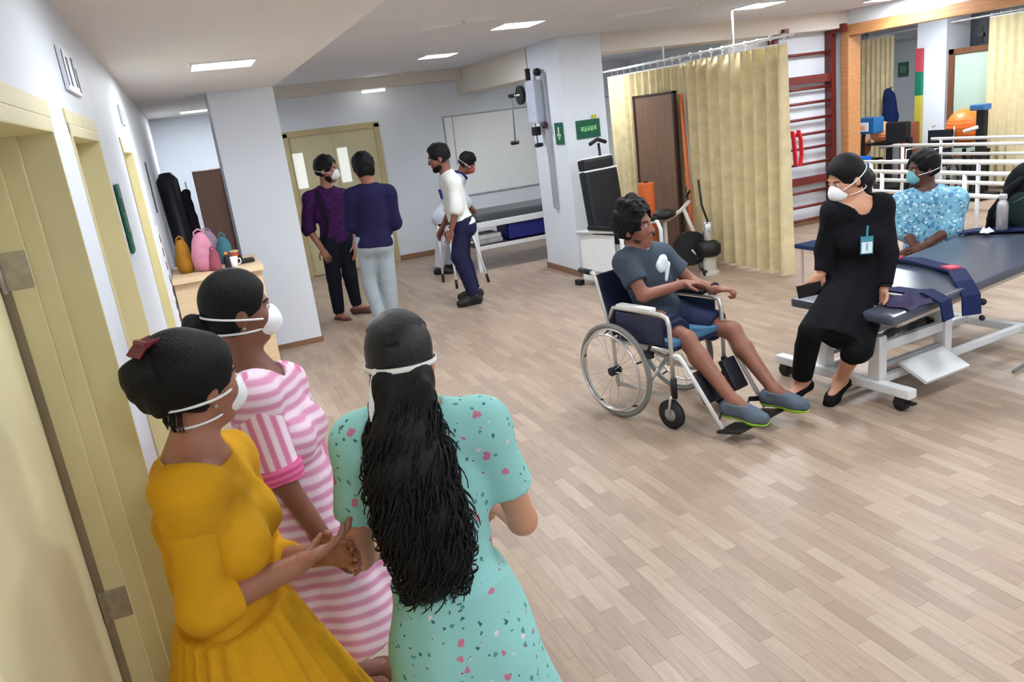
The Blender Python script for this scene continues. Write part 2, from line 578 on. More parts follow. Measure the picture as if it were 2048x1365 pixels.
class Figure:
    """one person: joints in world coordinates; A and B are the two sides of the body"""
    def __init__(s, key, label, J, front, face, hs=1.0, girth=1.0, fem=False, tilt=0.0, skin=None, h=0.009, toes=None, hand=None, neck_r=0.052, headup=None):
        s.J = {k: A(v) for k, v in J.items()}
        J = s.J
        s.h = h; s.fem = fem; s.g = girth; s.hs = hs
        s.root = thing('person', label, 'person', J['base'])
        s.skin = skin
        s.front = unit(front)
        P = (J['hiA'] + J['hiB']) / 2; N = J['neck']
        s.P, s.N = P, N
        u = unit(N - P); s.u = u; s.L = np.linalg.norm(N - P)
        sl = unit(J['shB'] - J['shA']); sl = unit(sl - u * (sl @ u))
        hl = unit(J['hiB'] - J['hiA']); hl = unit(hl - u * (hl @ u))
        s.sl, s.hl = sl, hl
        f = np.cross(u, sl); s.sgn = 1 if f @ s.front > 0 else -1
        s.f = f * s.sgn; s.fh = np.cross(u, hl) * s.sgn
        # head frame
        fc = unit(face); upv = A((0, 0, 1)) if headup is None else unit(headup)
        upv = unit(upv - fc * (upv @ fc)); s.hr = np.cross(fc, upv); s.hf = fc; s.hu = upv
        s.toes = toes or {}
        s.handspec = hand or {}
    def hp(s, x, y, z):
        """point in head space (right, forward, up), metres for a standard head"""
        return s.J['head'] + (s.hr * x + s.hf * y + s.hu * z) * s.hs
    def hax(s): return (s.hr, s.hf, s.hu)
    def head_prims(s):
        k = s.hs; H = s.hp; ax = s.hax()
        P = [Ell(H(0, -0.012, 0.035), A((0.076, 0.095, 0.092)) * k, ax, 0.03),
             Ell(H(0, 0.026, -0.028), A((0.062, 0.066, 0.088)) * k, ax, 0.03),
             Ell(H(0, 0.056, -0.092), A((0.034, 0.032, 0.024)) * k, ax, 0.03),
             Cone(H(-0.03, 0.074, 0.026), H(0.03, 0.074, 0.026), 0.014 * k, 0.014 * k, 0.015),
             Cone(H(0, 0.086, 0.012), H(0, 0.104, -0.028), 0.009 * k, 0.0125 * k, 0.012),
             Cone(H(-0.012, 0.094, -0.03), H(0.012, 0.094, -0.03), 0.009 * k, 0.009 * k, 0.01),
             Cone(H(-0.018, 0.082, -0.058), H(0.018, 0.082, -0.058), 0.009 * k, 0.009 * k, 0.008),
             Cone(H(-0.015, 0.080, -0.070), H(0.015, 0.080, -0.070), 0.009 * k, 0.009 * k, 0.008)]
        for q in (-1, 1):
            P.append(Ell(H(q * 0.079, -0.008, -0.012), A((0.011, 0.021, 0.033)) * k, ax, 0.012))
            P.append(Ell(H(q * 0.040, 0.058, -0.025), A((0.022, 0.02, 0.022)) * k, ax, 0.03))
        subs = [Ell(H(q * 0.032, 0.100, 0.006), A((0.016, 0.014, 0.010)) * k, ax, 0.01) for q in (-1, 1)]
        return P, subs
    def torso(s, g=0.0):
        u, P, L, w = s.u, s.P, s.L, s.g
        sl, f, hl, fh = s.sl, s.f, s.hl, s.fh
        J = s.J
        sw = np.linalg.norm(J['shB'] - J['shA']) / 2
        R = [Ell(P + u * 0.02, (0.165 * w, 0.112 * w, 0.13), (hl, fh, u), 0.06),
             Ell(P + u * L * 0.36 + f * 0.005, ((0.118 if s.fem else 0.135) * w, 0.094 * w, 0.17), (sl, f, u), 0.07),
             Ell(P + u * L * 0.68 - f * 0.005, ((0.135 if s.fem else 0.152) * w, 0.105 * w, 0.19), (sl, f, u), 0.07),
             Cone(J['shA'] + (N_ := (s.N - J['shA'])) * 0.1, J['shB'] + (s.N - J['shB']) * 0.1, 0.055 * w, 0.055 * w, 0.06),
             Cone(s.N - u * 0.02, J['shA'] + u * 0.0, 0.045, 0.046 * w, 0.05),
             Cone(s.N - u * 0.02, J['shB'] + u * 0.0, 0.045, 0.046 * w, 0.05)]
        for q in (-1, 1):
            R.append(Ell(P - fh * 0.045 * w + hl * q * 0.072 - u * 0.05, (0.085 * w, 0.088 * w, 0.09), (hl, fh, u), 0.05))
            if s.fem: R.append(Ell(P + u * L * 0.62 + f * 0.085 * w + sl * q * 0.068, (0.058, 0.055, 0.06), (sl, f, u), 0.05))
        return [r.grow(g) for r in R]
    def neck_prims(s):
        return [Cone(s.N - s.u * 0.03, s.hp(0, -0.022, -0.05), 0.056, 0.05 * s.hs, 0.035)]
    def arm(s, q, g=0.0, upto=1.0):
        J = s.J; w = s.g
        return [Cone(J['sh' + q], J['el' + q], 0.05 * w + g, 0.04 * w + g, 0.04), Cone(J['el' + q], J['wr' + q], 0.041 * w + g, 0.027 + g, 0.02)]
    def leg(s, q, g=0.0):
        J = s.J; w = s.g; h, k, a = J['hi' + q], J['kn' + q], J['an' + q]
        m = k + (a - k) * 0.3; back = -s.fh * 0.012
        return [Cone(h, k, 0.083 * w + g, 0.055 * w + g, 0.05), Cone(k, m + back, 0.053 * w + g, 0.056 * w + g, 0.03), Cone(m + back, a, 0.056 * w + g, 0.034 + g, 0.03)]
    def foot(s, q, g=0.0):
        a = s.J['an' + q]; t = unit(s.toes.get(q, tuple(s.front[:2]) + (0,))); dn = A((0, 0, -1)); dn = unit(dn - t * (dn @ t))
        hl = a - t * 0.04 + dn * 0.042; bl = a + t * 0.115 + dn * 0.052; tp = a + t * 0.165 + dn * 0.056
        lat = np.cross(t, dn)
        sole = [(a + dn * (0.078 + g), dn)]
        return [Cone(a, hl, 0.036 + g, 0.034 + g, 0.02, sole), Cone(a + t * 0.01, bl, 0.036 + g, 0.03 + g, 0.03, sole), Cone(hl, bl, 0.032 + g, 0.032 + g, 0.02, sole),
                Cone(bl + lat * 0.014, tp + lat * 0.012, 0.027 + g, 0.02 + g, 0.02, sole), Cone(bl - lat * 0.014, tp - lat * 0.010, 0.027 + g, 0.02 + g, 0.02, sole)]
    def body(s):
        hd, subs = s.head_prims()
        P = s.torso() + s.neck_prims() + hd
        for q in 'AB': P += s.arm(q) + s.leg(q) + s.foot(q)
        shells = [field_mesh(P, s.h, subs)]
        for q in 'AB':
            hs_ = s.handspec.get(q, {})
            J = s.J
            fa = unit(J['wr' + q] - J['el' + q])
            dr = hs_.get('dir', fa); nr = hs_.get('nrm', -s.front + s.sl * (1 if q == 'A' else -1))
            side = hs_.get('side', 1)
            shells.append(field_mesh(hand_prims(J['wr' + q], dr, nr, side, hs_.get('curl', 0.35), hs_.get('s', 0.95), thumb=hs_.get('thumb', 0.5)), 0.0036 if s.h < 0.008 else 0.005))
        o = raw_obj('body', shells, s.skin, s.root)
        k = s.hs
        for q in (-1, 1):
            e = obj('eye', ball(s.hp(q * 0.031, 0.0800, 0.007), 0.0115 * k, 14), M_EYE, s.root, True)
            c = V(s.hp(q * 0.031, 0.0868, 0.007))
            obj('iris', ball(c, 0.0064 * k, 10), M_IRIS, e, True)
            pts = [s.hp(q * x, y, z) for x, y, z in ((0.014, 0.089, 0.024), (0.026, 0.090, 0.030), (0.040, 0.082, 0.030), (0.051, 0.070, 0.024))]
            obj('eyebrow', tube(pts, [0.003 * k, 0.0042 * k, 0.004 * k, 0.002 * k], 8), M_HAIR, s.root, True)
        lp = tube([s.hp(x, y, -0.0645) for x, y in ((-0.024, 0.078), (-0.012, 0.0895), (0, 0.0915), (0.012, 0.0895), (0.024, 0.078))], [0.002 * k, 0.005 * k, 0.0055 * k, 0.005 * k, 0.002 * k], 8)
        obj('lips', lp, M_LIP, s.root, True)
        return o
    def hair_cap(s, g=0.014, front=0.045, low=-0.06, extra=(), rough=0.0, f=60, m=None, seed=0, h=None, side=0.0):
        """hair over the skull, cut away over the face"""
        k = s.hs; ax = s.hax()
        P = [Ell(s.hp(0, -0.014, 0.04), (A((0.077, 0.097, 0.092)) + g) * k, ax, 0.02),
             Ell(s.hp(0, -0.045, -0.02), (A((0.066, 0.055, 0.07)) + g * 0.7) * k, ax, 0.03)] + list(extra)
        subs = [Ell(s.hp(0, 0.122, -0.03 + front * 0.3), A((0.086 + side, 0.088, 0.108)) * k, ax, 0.008),
                Ell(s.hp(0, 0.045, -0.075), A((0.1, 0.066, 0.082)) * k, ax, 0.01)]
        cuts = [] if low is None else [(s.hp(0, -0.03, low), -s.hu - s.hf * 0.25)]
        return sdf_obj('hair', P, h or max(0.005, s.h * 0.8), m or M_HAIR, s.root, subs=subs, cuts=cuts, disp=wrinkle(rough, f, seed) if rough else None)
    def mask(s, m, dome=0.05, tie=True, strap_m=None):
        """face mask over nose and chin with its straps"""
        k = s.hs; ax = s.hax()
        o = sdf_obj('face_mask', [Ell(s.hp(0, 0.068, -0.045), A((0.056, dome, 0.054)) * k, ax, 0.02), Cone(s.hp(0, 0.098, -0.01), s.hp(0, 0.106, -0.05), 0.012 * k, 0.018 * k, 0.03)], 0.005, m, s.root,
                    cuts=[(s.hp(0, 0.035, 0), -s.hf)])
        return o
    def strap(s, z0, z1, parent, m, r=0.003, g=0.012, back=True, w=0.0):
        """band from the mask edge round the head; z0 at the mask, z1 at the back"""
        k = s.hs; pts = []
        for i in range(33):
            t = -1 + 2 * i / 32; th = t * math.radians(150)  # 0 = back of head
            x = math.sin(th) * (0.08 + g); y = -0.016 - math.cos(th) * (0.098 + g)
            z = z1 + (z0 - z1) * min(1, abs(t)) ** 1.5
            if z < -0.03: x *= 1 - min(0.3, (-0.03 - z) * 3); y = y * (1 - min(0.35, (-0.03 - z) * 3.5))
            pts.append(s.hp(x, y, z))
        return obj('mask_strap', strip(pts, s.hu, w, 0.0025) if w else tube(pts, r, 6), m, parent, True)
    def shirt(s, name, m, sleeve='el', g=0.014, hem=0.0, frac=1.0, collar=0.062, wr=0.004, collar_m=None, h=None, loose=0.0, f=16, extra=(), neck_tilt=0.0):
        """top with sleeves to a fraction of the upper arm (or forearm), open at the neck, straight hem"""
        J = s.J; P = s.torso(g)
        for q in 'AB':
            S_, E_, W_ = J['sh' + q], J['el' + q], J['wr' + q]
            if sleeve == 'el':
                c = S_ + (E_ - S_) * frac; d = unit(E_ - S_)
                P.append(Cone(S_, E_, 0.052 * s.g + g, 0.047 * s.g + g + loose, 0.045, [(c, d)]))
            else:
                c = E_ + (W_ - E_) * frac; d = unit(W_ - E_)
                P.append(Cone(S_, E_, 0.052 * s.g + g, 0.043 * s.g + g + loose, 0.045))
                P.append(Cone(E_, W_, 0.043 * s.g + g + loose, 0.034 + g * 0.8, 0.02, [(c, d)]))
        P += list(extra)
        cuts = [(s.P + s.u * hem, -s.u)]
        subs = [Cone(s.N - s.u * 0.012 + s.f * 0.012, s.hp(0, 0, -0.02), collar, collar + 0.03, 0.008)]
        return sdf_obj(name, P, h or s.h, m, s.root, subs=subs, cuts=cuts, disp=wrinkle(wr, f, s.P[0] * 7))
    def collar(s, m, r=0.062, th=0.008, hgt=0.0):
        c = s.N + s.u * (0.012 + hgt) + s.f * 0.006
        pts = circle(c, s.sl, s.f, r, 24, r * 1.02)
        pts = [V(A(p) - s.u * 0.02 * max(0, (A(p) - A(c)) @ s.f / r)) for p in pts]
        return obj('collar', add_tube(bmesh.new(), pts, th, 8, True), m, s.root, True)
    def trousers(s, m, g=0.014, top=0.06, ankle=0.9, hemr=0.058, kneer=0.062, wr=0.004, name='trousers', h=None, thigh=0.0):
        J = s.J; u = s.u; ank = ankle
        P = [Ell(s.P + u * 0.02, (0.165 * s.g + g, 0.112 * s.g + g, 0.13 + g), (s.hl, s.fh, u), 0.05)]
        for q in (-1, 1): P.append(Ell(s.P - s.fh * 0.045 * s.g + s.hl * q * 0.072 - u * 0.05, A((0.085 * s.g, 0.088 * s.g, 0.09)) + g, (s.hl, s.fh, u), 0.05))
        for q in 'AB':
            H_, K_, A_ = J['hi' + q], J['kn' + q], J['an' + q]
            ankle = ank[q] if isinstance(ank, dict) else ank
            P.append(Cone(H_, K_, 0.085 * s.g + g + thigh, kneer * s.g + g, 0.04))
            if ankle > 0:
                for p in s.leg(q)[1:]:
                    p = p.grow(0.009, [(A_ + (K_ - A_) * (1 - ankle), unit(A_ - K_))]); p.k = 0.008; P.append(p)
            if ankle > 0:
                e = K_ + (A_ - K_) * ankle
                P.append(Cone(K_, e, kneer * s.g + g, hemr, 0.03, [(e, unit(A_ - K_))]))
            elif ankle < 0:
                c = H_ + (K_ - H_) * (-ankle)
                P[-1].cuts.append((c, unit(K_ - H_)))
        return sdf_obj(name, P, h or s.h, m, s.root, cuts=[(s.P + u * top, u)], disp=wrinkle(wr, 14, s.P[1] * 5, (1, 1, 0.6)))
    def shoes(s, m, g=0.01, sole_m=None, h=0.006, name='shoe', low=False, sole_g=0.0):
        out = []
        for q in 'AB':
            a = s.J['an' + q]; t = unit(s.toes.get(q, tuple(s.front[:2]) + (0,))); dn = A((0, 0, -1)); dn = unit(dn - t * (dn @ t))
            cut = [(a - dn * (0.005 if not low else -0.02), -dn)]
            o = sdf_obj(name, s.foot(q, g), h, m, s.root, cuts=cut)
            if sole_m is not None:
                pr = [p.grow(0.006) for p in s.foot(q, g + sole_g)]
                for p in pr: p.cuts = [(a + dn * (0.078 + g + 0.014), dn)]
                sdf_obj('sole', pr, h, sole_m, o, cuts=[(a + dn * (0.078 + g - 0.012), -dn)])
            out.append(o)
        return out

# ------------------------------------------------------------------ materials in use
M_WALL = mat('wall_paint', (222, 228, 236), 0.55, var=0.02, vs_=2, spec=0.3)
M_CEIL = mat('ceiling_paint', (218, 219, 224), 0.8, var=0.02, vs_=2, spec=0.2)
M_SOFFIT = mat('soffit_paint', (234, 231, 228), 0.8, var=0.02, vs_=2, spec=0.2)
M_BEAM = mat('beam_paint', (222, 214, 204), 0.7, var=0.02, vs_=2, spec=0.2)
M_CREAM = mat('cream_door_paint', (230, 222, 180), 0.5, var=0.05, vs_=3, spec=0.35)
M_CREAM2 = mat('cream_frame_paint', (222, 213, 170), 0.5, var=0.05, vs_=3, spec=0.35)
M_KHAKI = mat('far_door_paint', (197, 188, 150), 0.5, var=0.04, vs_=3)
M_SKIRT = mat_wood('brown_skirting', (120, 86, 62), (150, 112, 84), 0.5, 0)
M_STEEL = mat('brushed_steel', (168, 160, 148), 0.42, 0.6, var=0.15, vs_=40)
M_CHROME = mat('chrome_tube', (215, 215, 218), 0.2, 0.9, var=0.03)
M_WHITEP = mat('white_enamel', (228, 230, 230), 0.35, var=0.03, vs_=5)
M_BLACK = mat('black_plastic', (22, 22, 25), 0.5, var=0.2)
M_BLACKPAD = mat('black_vinyl', (22, 24, 32), 0.45, var=0.2, spec=0.4)
M_RUBBER = mat('grey_rubber', (120, 120, 118), 0.7, var=0.1)
M_DKRUBBER = mat('dark_rubber', (38, 38, 40), 0.7, var=0.1)
M_WHITE = mat('white_plastic', (238, 240, 240), 0.5, var=0.01)
M_GLOW = mat('lamp_diffuser', (255, 253, 248), 0.5, var=0, emit=PANEL_STRENGTH, emit_c=LAMP)
M_GLOW3 = mat('lamp_diffuser_faint', (255, 253, 248), 0.5, var=0, emit=PANEL_STRENGTH * 0.28, emit_c=LAMP)
M_GLOW2 = mat('lamp_diffuser_dim', (255, 253, 248), 0.5, var=0, emit=PANEL_STRENGTH * 0.6, emit_c=LAMP)
M_PANE = mat('glowing_frosted_pane', (236, 240, 232), 0.2, var=0.01, emit=0.35)  # the glow replaces light from a lit room behind the glass
M_GREEN = mat('sign_green', (20, 92, 66), 0.4, var=0.05)
M_SIGNW = mat('sign_white', (225, 240, 228), 0.5, var=0)
M_ORANGEWOOD = mat_wood('orange_frame_wood', (178, 120, 72), (208, 152, 100), 0.4, 1)
M_MAHOG = mat_wood('mahogany_bar', (88, 26, 22), (118, 42, 34), 0.4, 0)
M_MAHOGV = mat_wood('mahogany_post', (84, 24, 20), (112, 38, 30), 0.4, 2)
M_PALEWOOD = mat_wood('pale_laminate', (218, 190, 150), (232, 206, 168), 0.45, 0)
M_BROWN = mat_wood('brown_board', (118, 90, 70), (138, 106, 84), 0.55, 2)
M_BROWN2 = mat_wood('brown_cupboard', (142, 108, 90), (156, 120, 100), 0.55, 2)
M_CURTAIN = mat_fabric('curtain_beige', (222, 206, 164), 0.14)
M_CURTAIN2 = mat_fabric('curtain_straw', (212, 201, 160), 0.08)
def mat_hair(name, rgb, rough=0.45, spec=0.45, sc=(150, 150, 22)):
    if name in _mats: return _mats[name]
    t = NT(name); b = lin(rgb)
    n_ = t.noise(1.0, 4, t.vmul(t.obj(), sc), 0.65)
    t.color(t.ramp(n_, [(0.3, tuple(v * 0.6 for v in b[:3]) + (1,)), (0.7, tuple(v * 1.7 for v in b[:3]) + (1,))]))
    t.rough(rough); t.b.inputs['Specular IOR Level'].default_value = spec
    t.bump(n_, 0.8, 0.006)
    _mats[name] = t.m
    return t.m
M_HAIR = mat_hair('black_hair', (9, 9, 12), 0.55, 0.22)
M_EYE = mat('eye_white', (196, 186, 178), 0.3, var=0)
M_IRIS = mat('dark_iris', (20, 12, 10), 0.2, var=0)
M_LIP = mat('lips', (120, 62, 56), 0.5, var=0.05)
M_NAVY = mat_fabric('navy_webbing', (24, 34, 74), 0.15, 0.7)
M_PINKTAB = mat_fabric('pink_tab', (235, 95, 110), 0.05, 0.6)
M_FLOOR = mat_floor()
M_SUB = mat('dark_joint', (110, 92, 78), 0.8, var=0)

XL, YB, XR, ZC, ZS = -0.27, 11.5, 8.1, 2.65, 2.42

# ------------------------------------------------------------------ floor: strips of wood
floor = struct('floor', box((-0.6, -2.2, -0.12), (13.0, 12.0, -0.004)), M_SUB)
def strip_mesh(bm, x0, x1, y0, y1):
    add_box(bm, (x0, y0, -0.005), (x1, y1, 0.0))
cells = []
for i in range(int(-0.3 / PW) - 1, int(12.6 / PW)):
    off = (i * 0.377) % 1.0
    for j in range(int(-2.2 / PL), int(12 / PL) + 1):
        x0, y0 = i * PW, (j - off) * PL
        if y0 + PL < -2.1 or y0 > 11.7 or x0 < -0.34: continue
        c = V((x0 + PW / 2, y0 + PL / 2, 0)) - cam.matrix_world.translation
        zc = c.dot(fw); area = 0
        if zc > 0.3:
            px, py = 1024 + 1550 * c.dot(rt2) / zc, 682.5 - 1550 * c.dot(up2) / zc
            if 0 < px < 2048 and 0 < py < 1365 and not (px < 1040 and py > 640): area = 1 / zc ** 3
        cells.append((area, x0, y0))
cells.sort(key=lambda c: -c[0])
bm = bmesh.new(); strip_mesh(bm, 0.0004, PW - 0.0004, 0.0004, PL - 0.0004)
me_strip = bpy.data.meshes.new('plank'); bm.to_mesh(me_strip); bm.free(); me_strip.materials.append(M_FLOOR)
for a, x0, y0 in cells[:298]:
    o = bpy.data.objects.new('plank', me_strip); o.location = (x0, y0, 0) ; COL.objects.link(o)
    o.parent = floor; o.location = V((x0, y0, 0)) - floor.location
vv, ff = [], []
for a, x0, y0 in cells[298:]:
    n = len(vv); x1, y1 = x0 + PW - 0.0004, y0 + PL - 0.0004; x0 += 0.0004; y0 += 0.0004
    vv += [(x0, y0, -0.005), (x1, y0, -0.005), (x1, y1, -0.005), (x0, y1, -0.005), (x0, y0, 0), (x1, y0, 0), (x1, y1, 0), (x0, y1, 0)]
    ff += [(n + 4, n + 5, n + 6, n + 7), (n, n + 1, n + 5, n + 4), (n + 1, n + 2, n + 6, n + 5), (n + 2, n + 3, n + 7, n + 6), (n + 3, n, n + 4, n + 7)]
me = bpy.data.meshes.new('planks'); me.from_pydata([tuple(V(v) - floor.location) for v in vv], [], ff); me.materials.append(M_FLOOR)
o = bpy.data.objects.new('planks', me); COL.objects.link(o); o.parent = floor; o['kind'] = 'stuff'

# ------------------------------------------------------------------ shell
# left wall with three deep door openings
bm = bmesh.new()
D1, D2, D3 = (0.78, 2.2), (2.55, 3.37), (4.62, 5.47)
WX = -0.47
for y0, y1, z0, z1 in ((-2.2, D1[0], 0, ZC), (D1[1], D2[0], 0, ZC), (D2[1], D3[0], 0, ZC), (D3[1], YB, 0, ZC),
                       (D1[0], D1[1], 2.03, ZC), (D2[0], D2[1], 2.03, ZC), (D3[0], D3[1], 2.0, ZC)):
    add_box(bm, (WX, y0, z0), (XL, y1, z1))
struct('wall_left', bm, M_WALL)
def left_door(name, y0, y1, zt, label, leaf_x=-0.46):
    r = bpy.data.objects.new(name, None); r.location = (XL, y1, 0); COL.objects.link(r); r['kind'] = 'structure'; r['label'] = label
    for nm, a, b in (('door_jamb', y1 - 0.012, y1), ('door_jamb', y0, y0 + 0.012)):
        s = 1 if a > (y0 + y1) / 2 else -1
        bm = bmesh.new()
        e = b if s > 0 else a
        add_box(bm, (XL - 0.075, min(e, e - s * 0.012), 0), (XL + 0.006, max(e, e - s * 0.012), zt), 0.003)
        add_box(bm, (XL - 0.12, min(e, e - s * 0.03), 0), (XL - 0.073, max(e, e - s * 0.03), zt), 0.004)
        add_box(bm, (XL - 0.19, min(e, e - s * 0.042), 0), (XL - 0.118, max(e, e - s * 0.042), zt), 0.004)
        obj(nm, bm, M_CREAM2, r)
    bm = bmesh.new()
    add_box(bm, (XL - 0.19, y0, zt - 0.035), (XL + 0.006, y1, zt), 0.004)
    add_box(bm, (XL - 0.002, y0 - 0.02, zt), (XL + 0.006, y1 + 0.02, zt + 0.04), 0.002)
    obj('door_lintel', bm, M_CREAM2, r)
    bm = bmesh.new()
    add_box(bm, (leaf_x - 0.04, y0 + 0.03, 0.01), (leaf_x, y1 - 0.05, zt - 0.04), 0.003)
    lf = obj('door_leaf', bm, M_CREAM, r)
    for z in (1.69, 0.765, 0.2):
        bm = bmesh.new()
        add_box(bm, (XL - 0.178, y1 - 0.047, z - 0.045), (XL - 0.118, y1 - 0.043, z + 0.045), 0.002)
        for dz in (-0.03, 0, 0.03):
            for dx in (-0.16, -0.135): add_tube(bm, [(XL + dx, y1 - 0.049, z + dz), (XL + dx, y1 - 0.046, z + dz)], 0.004, 8)
        h = obj('hinge', bm, M_STEEL, r)
        obj('hinge_pin', tube([(XL - 0.182, y1 - 0.05, z - 0.05), (XL - 0.182, y1 - 0.05, z + 0.05)], 0.007, 8), M_STEEL, h)
    obj('door_gap', box((XL - 0.192, y1 - 0.0445, 0.0), (XL - 0.170, y1 - 0.03, zt - 0.04)), mat('gap_seal', (142, 130, 108), 0.8, var=0.1), r)
    hd = obj('door_handle', tube([(leaf_x, y0 + 0.1, 1.02), (leaf_x + 0.05, y0 + 0.1, 1.02), (leaf_x + 0.05, y0 + 0.21, 1.02)], 0.009, 10), M_STEEL, r, True)
    return r
left_door('door_1', D1[0], D1[1], 2.03, 'nearest cream door in the left wall, with two steel hinges')
left_door('door_2', D2[0], D2[1], 2.03, 'second cream door along the left wall')
left_door('door_3', D3[0], D3[1], 2.0, 'third cream door along the left wall')
struct('wall_behind_doors', box((-0.62, D1[0] - 0.1, 0), (-0.52, D3[1] + 0.1, ZC)), M_WALL)

bm = bmesh.new()
DX0, DX1, DZ = 1.36, 2.71, 2.04
for x0, x1, z0, z1 in ((-0.6, DX0, 0, ZC), (DX1, 12.6, 0, ZC), (DX0, DX1, DZ, ZC)):
    add_box(bm, (x0, YB, z0), (x1, YB + 0.2, z1))
struct('wall_back', bm, M_WALL)
# double door in the back wall
r = bpy.data.objects.new('door_4', None); r.location = (2.03, YB, 0); COL.objects.link(r); r['kind'] = 'structure'; r['label'] = 'khaki double door with two narrow glass panes behind the standing men'
bm = bmesh.new()
for lo, hi in (((DX0 - 0.02, YB - 0.02, 0), (DX0 + 0.06, YB + 0.1, DZ)), ((DX1 - 0.06, YB - 0.02, 0), (DX1 + 0.02, YB + 0.1, DZ)), ((DX0 - 0.02, YB - 0.02, DZ - 0.06), (DX1 + 0.02, YB + 0.1, DZ + 0.02))): add_box(bm, lo, hi, 0.004)
obj('door_frame', bm, mat('far_frame_paint', (186, 170, 126), 0.5), r)
for x0, x1, gx in ((1.42, 2.03, 1.42), (2.034, 2.65, 2.05)):
    g0, g1 = gx + 0.02, gx + 0.17
    bm = bmesh.new()
    for lo, hi in (((x0, 0.01), (g0, DZ - 0.06)), ((g1, 0.01), (x1, DZ - 0.06)), ((g0, 0.01), (g1, 1.27)), ((g0, 1.76), (g1, DZ - 0.06))): add_box(bm, (lo[0], YB + 0.01, lo[1]), (hi[0], YB + 0.05, hi[1]))
    lf = obj('door_leaf', bm, M_KHAKI, r)
    obj('pane', box((g0, YB + 0.025, 1.27), (g1, YB + 0.035, 1.76)), M_PANE, lf)
obj('door_handle', tube([(2.1, YB + 0.01, 0.95), (2.1, YB - 0.04, 0.95), (2.1, YB - 0.04, 1.15), (2.1, YB + 0.01, 1.15)], 0.01, 8), M_STEEL, r)
struct('wall_behind_far_door', box((1.2, YB + 0.22, 0), (2.9, YB + 0.3, ZC)), M_WALL)

struct('wall_front', box((-0.6, -2.3, 0), (8.4, -2.15, ZC)), M_WALL)
# right wall with a wide timber-framed opening built in place of a mirror (y 4.3 .. 8.0)
OY0, OY1, OZ = 3.9, 8.02, 2.36
bm = bmesh.new()
for y0, y1, z0, z1 in ((-2.2, OY0, 0, ZC), (OY1, 8.5, 0, ZC), (OY0, OY1, OZ, ZC)): add_box(bm, (XR, y0, z0), (XR + 0.16, y1, z1))
struct('wall_right', bm, M_WALL)
bm = bmesh.new()
add_box(bm, (XR - 0.03, OY1 - 0.02, 0), (XR + 0.18, OY1 + 0.1, 2.48), 0.006)
add_box(bm, (XR - 0.03, OY0 - 0.1, 0), (XR + 0.18, OY0 + 0.02, 2.48), 0.006)
add_box(bm, (XR - 0.031, OY0 - 0.1, OZ - 0.01), (XR + 0.181, OY1 + 0.1, 2.48), 0.006)
struct('trim_1', bm, M_ORANGEWOOD, 'orange-brown timber frame of a mirror, built as an opening in the right wall')
# wall behind the ladder and the side wall of the bay
struct('wall_ladder', box((6.45, 8.3, 0), (8.3, 8.42, ZC)), M_WALL)
struct('wall_bay', box((6.98, 8.42, 0), (7.1, YB, ZC)), M_WALL)
# ceilings
struct('ceiling', box((0.92, -2.2, ZC), (12.8, YB + 0.1, ZC + 0.1)), M_CEIL)
bm = box((XL - 0.2, -2.2, ZS), (0.92, YB + 0.1, ZC + 0.1))
struct('ceiling_soffit', bm, M_SOFFIT)
# columns and beams
C1 = struct('column_1', box((0.33, 7.62, 0), (0.90, 8.2, ZS), 0.004), M_WALL, 'white square column between the desk alcove and the hall')
C2 = struct('column_2', box((4.0, 8.02, 0), (4.52, 8.9, ZC), 0.004), M_WALL, 'white column with two green signs')
bm = box((4.0, 8.88, 2.3), (4.5, YB, ZC))
struct('beam_1', bm, M_BEAM)
bm = box((4.5, 8.04, 2.45), (XR, 8.5, ZC))
struct('beam_2', bm, M_BEAM)
bm = box((0.92, 11.2, 2.5), (4.0, YB, ZC))
struct('beam_3', bm, M_BEAM)
struct('ceiling_bay', box((4.5, 8.5, 2.53), (7.0, YB, 2.58)), M_WALL)
# skirting
for i, (lo, hi) in enumerate((((0.318, 7.606, 0), (0.912, 8.212, 0.05)), ((3.985, 8.005, 0), (4.535, 8.915, 0.07)))):
    struct('baseboard_%d' % (i + 1), box(lo, hi, 0.003), M_SKIRT)
struct('baseboard_back', box((2.73, YB - 0.015, 0), (7.0, YB, 0.08), 0.003), M_SKIRT)
struct('baseboard_ladder', box((6.45, 8.285, 0), (8.1, 8.3, 0.07), 0.003), M_SKIRT)
# stand-in room beyond the opening, built from what the mirror reflects
struct('wall_far_right', box((12.4, 3.0, 0), (12.55, YB, ZC)), M_WALL)
struct('wall_beyond_front', box((8.2, 3.0, 0), (12.5, 3.1, ZC)), M_WALL)
C3 = struct('column_3', box((11.0, 8.98, 0), (11.5, 9.5, ZC)), M_WALL, 'white column of the mirror reflection, built beyond the timber-framed opening')

# ------------------------------------------------------------------ ceiling lights
def panel(x, y, z, label, sx=0.36, sy=0.36, glow=None):
    t = thing('ceiling_light', label, 'light', (x, y, z), 'ceiling light panels')
    bm = bmesh.new()
    for lo, hi in (((x - sx / 2 - 0.015, y - sy / 2 - 0.015), (x + sx / 2 + 0.015, y - sy / 2)), ((x - sx / 2 - 0.015, y + sy / 2), (x + sx / 2 + 0.015, y + sy / 2 + 0.015)),
                   ((x - sx / 2 - 0.015, y - sy / 2), (x - sx / 2, y + sy / 2)), ((x + sx / 2, y - sy / 2), (x + sx / 2 + 0.015, y + sy / 2))):
        add_box(bm, (lo[0], lo[1], z - 0.012), (hi[0], hi[1], z))
    obj('frame', bm, M_WHITE, t)
    obj('diffuser', box((x - sx / 2, y - sy / 2, z - 0.008), (x + sx / 2, y + sy / 2, z - 0.002)), glow or M_GLOW, t)
    return t
panel(0.36, 5.32, ZS, 'bright light panel in the lowered ceiling, before the white column')
panel(0.30, 10.4, ZS, 'small far light panel over the desk alcove', glow=M_GLOW2)
